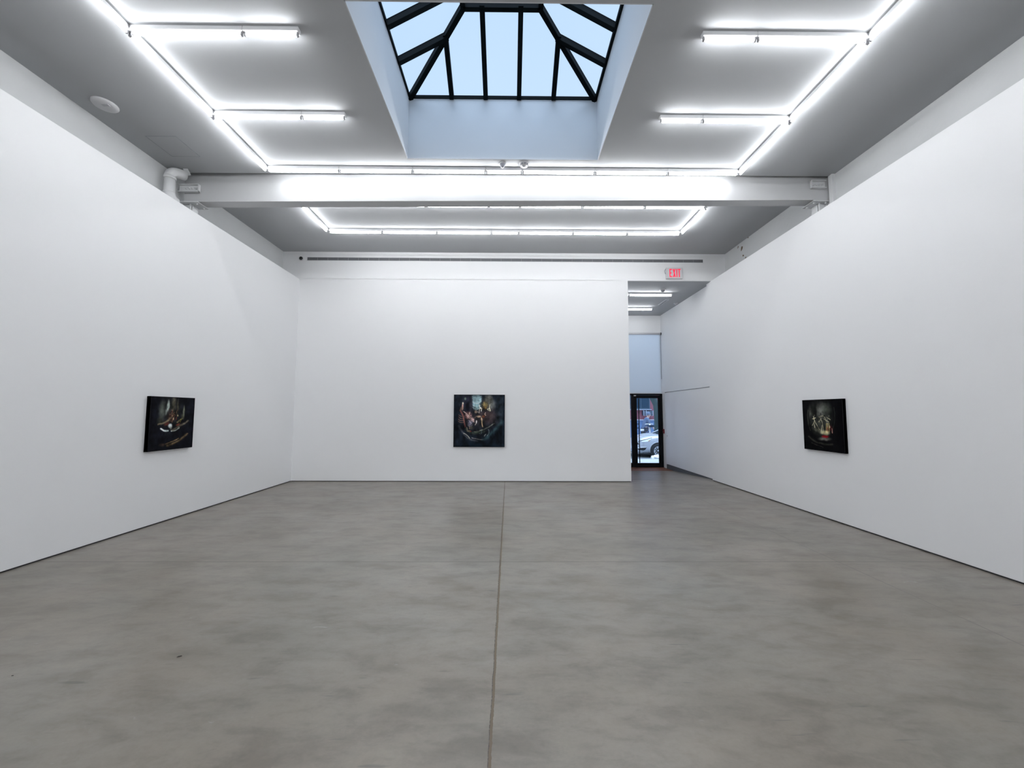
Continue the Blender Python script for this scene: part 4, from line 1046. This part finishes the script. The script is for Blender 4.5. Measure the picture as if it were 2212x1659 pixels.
js = [[('hem', (-.01, 0, .80), (.165, .175)), ('pel', (0, 0, .92), (.165, .175)), ('sp', (.025, 0, 1.12), (.15, .175)), ('ch', (.085, 0, 1.36), (.155, .18)), ('nk', (.15, 0, 1.50), .085)]]
for s_, fx in ((-1, .10), (1, -.04)):
    n_ = 'n' if s_ < 0 else 'f'
    js.append([K('ch'), ('s'+n_, (.10, s_*.18, 1.42), .085), ('e'+n_, (.09+fx, s_*.25, 1.16), .070), ('w'+n_, (.255+fx, s_*.222, .985), .050)])
skin_mesh('jacket', *chains(js), jacket, pr)
ts = [[('pel', (0, 0, .95), (.135, .15))]]
for s_ in (-1, 1):
    n_ = 'n' if s_ < 0 else 'f'; kx = (.20, s_*.10, .52) if s_ < 0 else (.04, s_*.10, .50); ax = (.22, s_*.10, .13) if s_ < 0 else (-.22, s_*.10, .17)
    ts.append([K('pel'), ('h'+n_, (0, s_*.09, .88), .105), ('k'+n_, kx, .076), ('a'+n_, ax, .058)])
skin_mesh('trousers', *chains(ts), mat('dark_trousers', (.05, .06, .09), .8), pr)
for s_ in (-1, 1):
    ax = (.22, s_*.10) if s_ < 0 else (-.22, s_*.10); z_ = .0 if s_ < 0 else .01
    skin_mesh('shoe', [(ax[0]-.04, ax[1], .055+z_), (ax[0]+.06, ax[1], .050+z_), (ax[0]+.19, ax[1], .042+z_)], [(0, 1), (1, 2)], [.052, .05, .038], darkm, pr)
capm = mat('knitted_cap', (.14, .18, .26), .9, bump=.6, bscale=80, vary=.15, vscale=20)
kc = MB(); kc.lathe([(.108, 1.655), (.112, 1.67), (.113, 1.70), (.106, 1.74), (.086, 1.785), (.055, 1.815), (.001, 1.828)], (0, 0, 0), 24)
bmesh.ops.rotate(kc.bm, verts=kc.bm.verts[:], cent=(0, 0, 1.66), matrix=Matrix.Rotation(-.18, 3, 'Y')); bmesh.ops.translate(kc.bm, verts=kc.bm.verts[:], vec=Vector((.215, 0, .005))+pr.location)
obj('knitted_cap', kc, capm, pr)
for s_ in (-1, 1):
    e_ = MB(); e_.lathe([(.001, -.010), (.008, -.006), (.010, 0), (.008, .006), (.001, .010)], pr.location+Vector((.303, s_*.033, 1.662)), 10); obj('eye', e_, darkm, pr)
    e_ = MB(); e_.lathe([(.001, -.022), (.016, -.016), (.020, 0), (.016, .016), (.001, .022)], pr.location+Vector((.215, s_*.088, 1.638)), 10); obj('ear', e_, skinm, pr)
mo = MB(); mo.tube([pr.location+Vector((.304, -.022, 1.598)), pr.location+Vector((.316, 0, 1.599)), pr.location+Vector((.304, .022, 1.598))], .006, 6); obj('mouth', mo, mat('lips', (.38, .17, .16), .5), pr)

pr.scale = (1.04, 1.04, 1.04)

# ------------------------------------------------------------------ sky
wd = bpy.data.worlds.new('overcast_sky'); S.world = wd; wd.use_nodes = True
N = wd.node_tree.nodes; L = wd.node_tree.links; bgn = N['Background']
tc = N.new('ShaderNodeTexCoord'); nz = N.new('ShaderNodeTexNoise'); nz.inputs['Scale'].default_value = 1.4; nz.inputs['Detail'].default_value = 3
L.new(tc.outputs['Generated'], nz.inputs['Vector'])
rp = N.new('ShaderNodeValToRGB'); L.new(nz.outputs['Fac'], rp.inputs[0])
rp.color_ramp.elements[0].position = .3; rp.color_ramp.elements[0].color = (.585, .80, 1.09, 1)
rp.color_ramp.elements[1].position = .75; rp.color_ramp.elements[1].color = (.67, .86, 1.12, 1)
L.new(rp.outputs[0], bgn.inputs['Color'])
# unseen bright overhead patch, added to light floor and walls through the skylight
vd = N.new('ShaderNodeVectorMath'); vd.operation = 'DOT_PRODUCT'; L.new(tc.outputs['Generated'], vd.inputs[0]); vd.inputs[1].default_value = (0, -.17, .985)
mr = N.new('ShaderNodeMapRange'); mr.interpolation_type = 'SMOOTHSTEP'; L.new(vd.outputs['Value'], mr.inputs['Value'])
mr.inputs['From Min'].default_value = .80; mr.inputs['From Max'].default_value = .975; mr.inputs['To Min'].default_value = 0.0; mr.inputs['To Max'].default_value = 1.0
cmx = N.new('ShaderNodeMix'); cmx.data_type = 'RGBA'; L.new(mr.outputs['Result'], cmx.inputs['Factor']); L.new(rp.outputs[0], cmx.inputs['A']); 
# extra brightness added to the low sky to backlight the street blind
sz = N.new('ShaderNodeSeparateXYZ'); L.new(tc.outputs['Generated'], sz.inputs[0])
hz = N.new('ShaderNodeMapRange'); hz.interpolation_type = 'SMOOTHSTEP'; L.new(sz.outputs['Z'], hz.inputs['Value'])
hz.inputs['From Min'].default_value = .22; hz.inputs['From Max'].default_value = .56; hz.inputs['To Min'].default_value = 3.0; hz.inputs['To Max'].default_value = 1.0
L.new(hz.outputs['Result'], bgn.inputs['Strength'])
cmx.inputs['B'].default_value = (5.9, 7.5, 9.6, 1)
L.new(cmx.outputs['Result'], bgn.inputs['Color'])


# ------------------------------------------------------------------ view
S.view_settings.view_transform = 'Standard'; S.view_settings.look = 'None'
S.view_settings.exposure = 0.0; S.view_settings.gamma = 1.0; S.view_settings.use_curve_mapping = False
cy = S.cycles
cy.use_denoising = True; cy.max_bounces = 10; cy.diffuse_bounces = 6; cy.glossy_bounces = 4; cy.transparent_max_bounces = 16; cy.transmission_bounces = 4
cy.sample_clamp_indirect = 6.0; cy.use_light_tree = True; cy.use_adaptive_sampling = True; cy.adaptive_threshold = .035
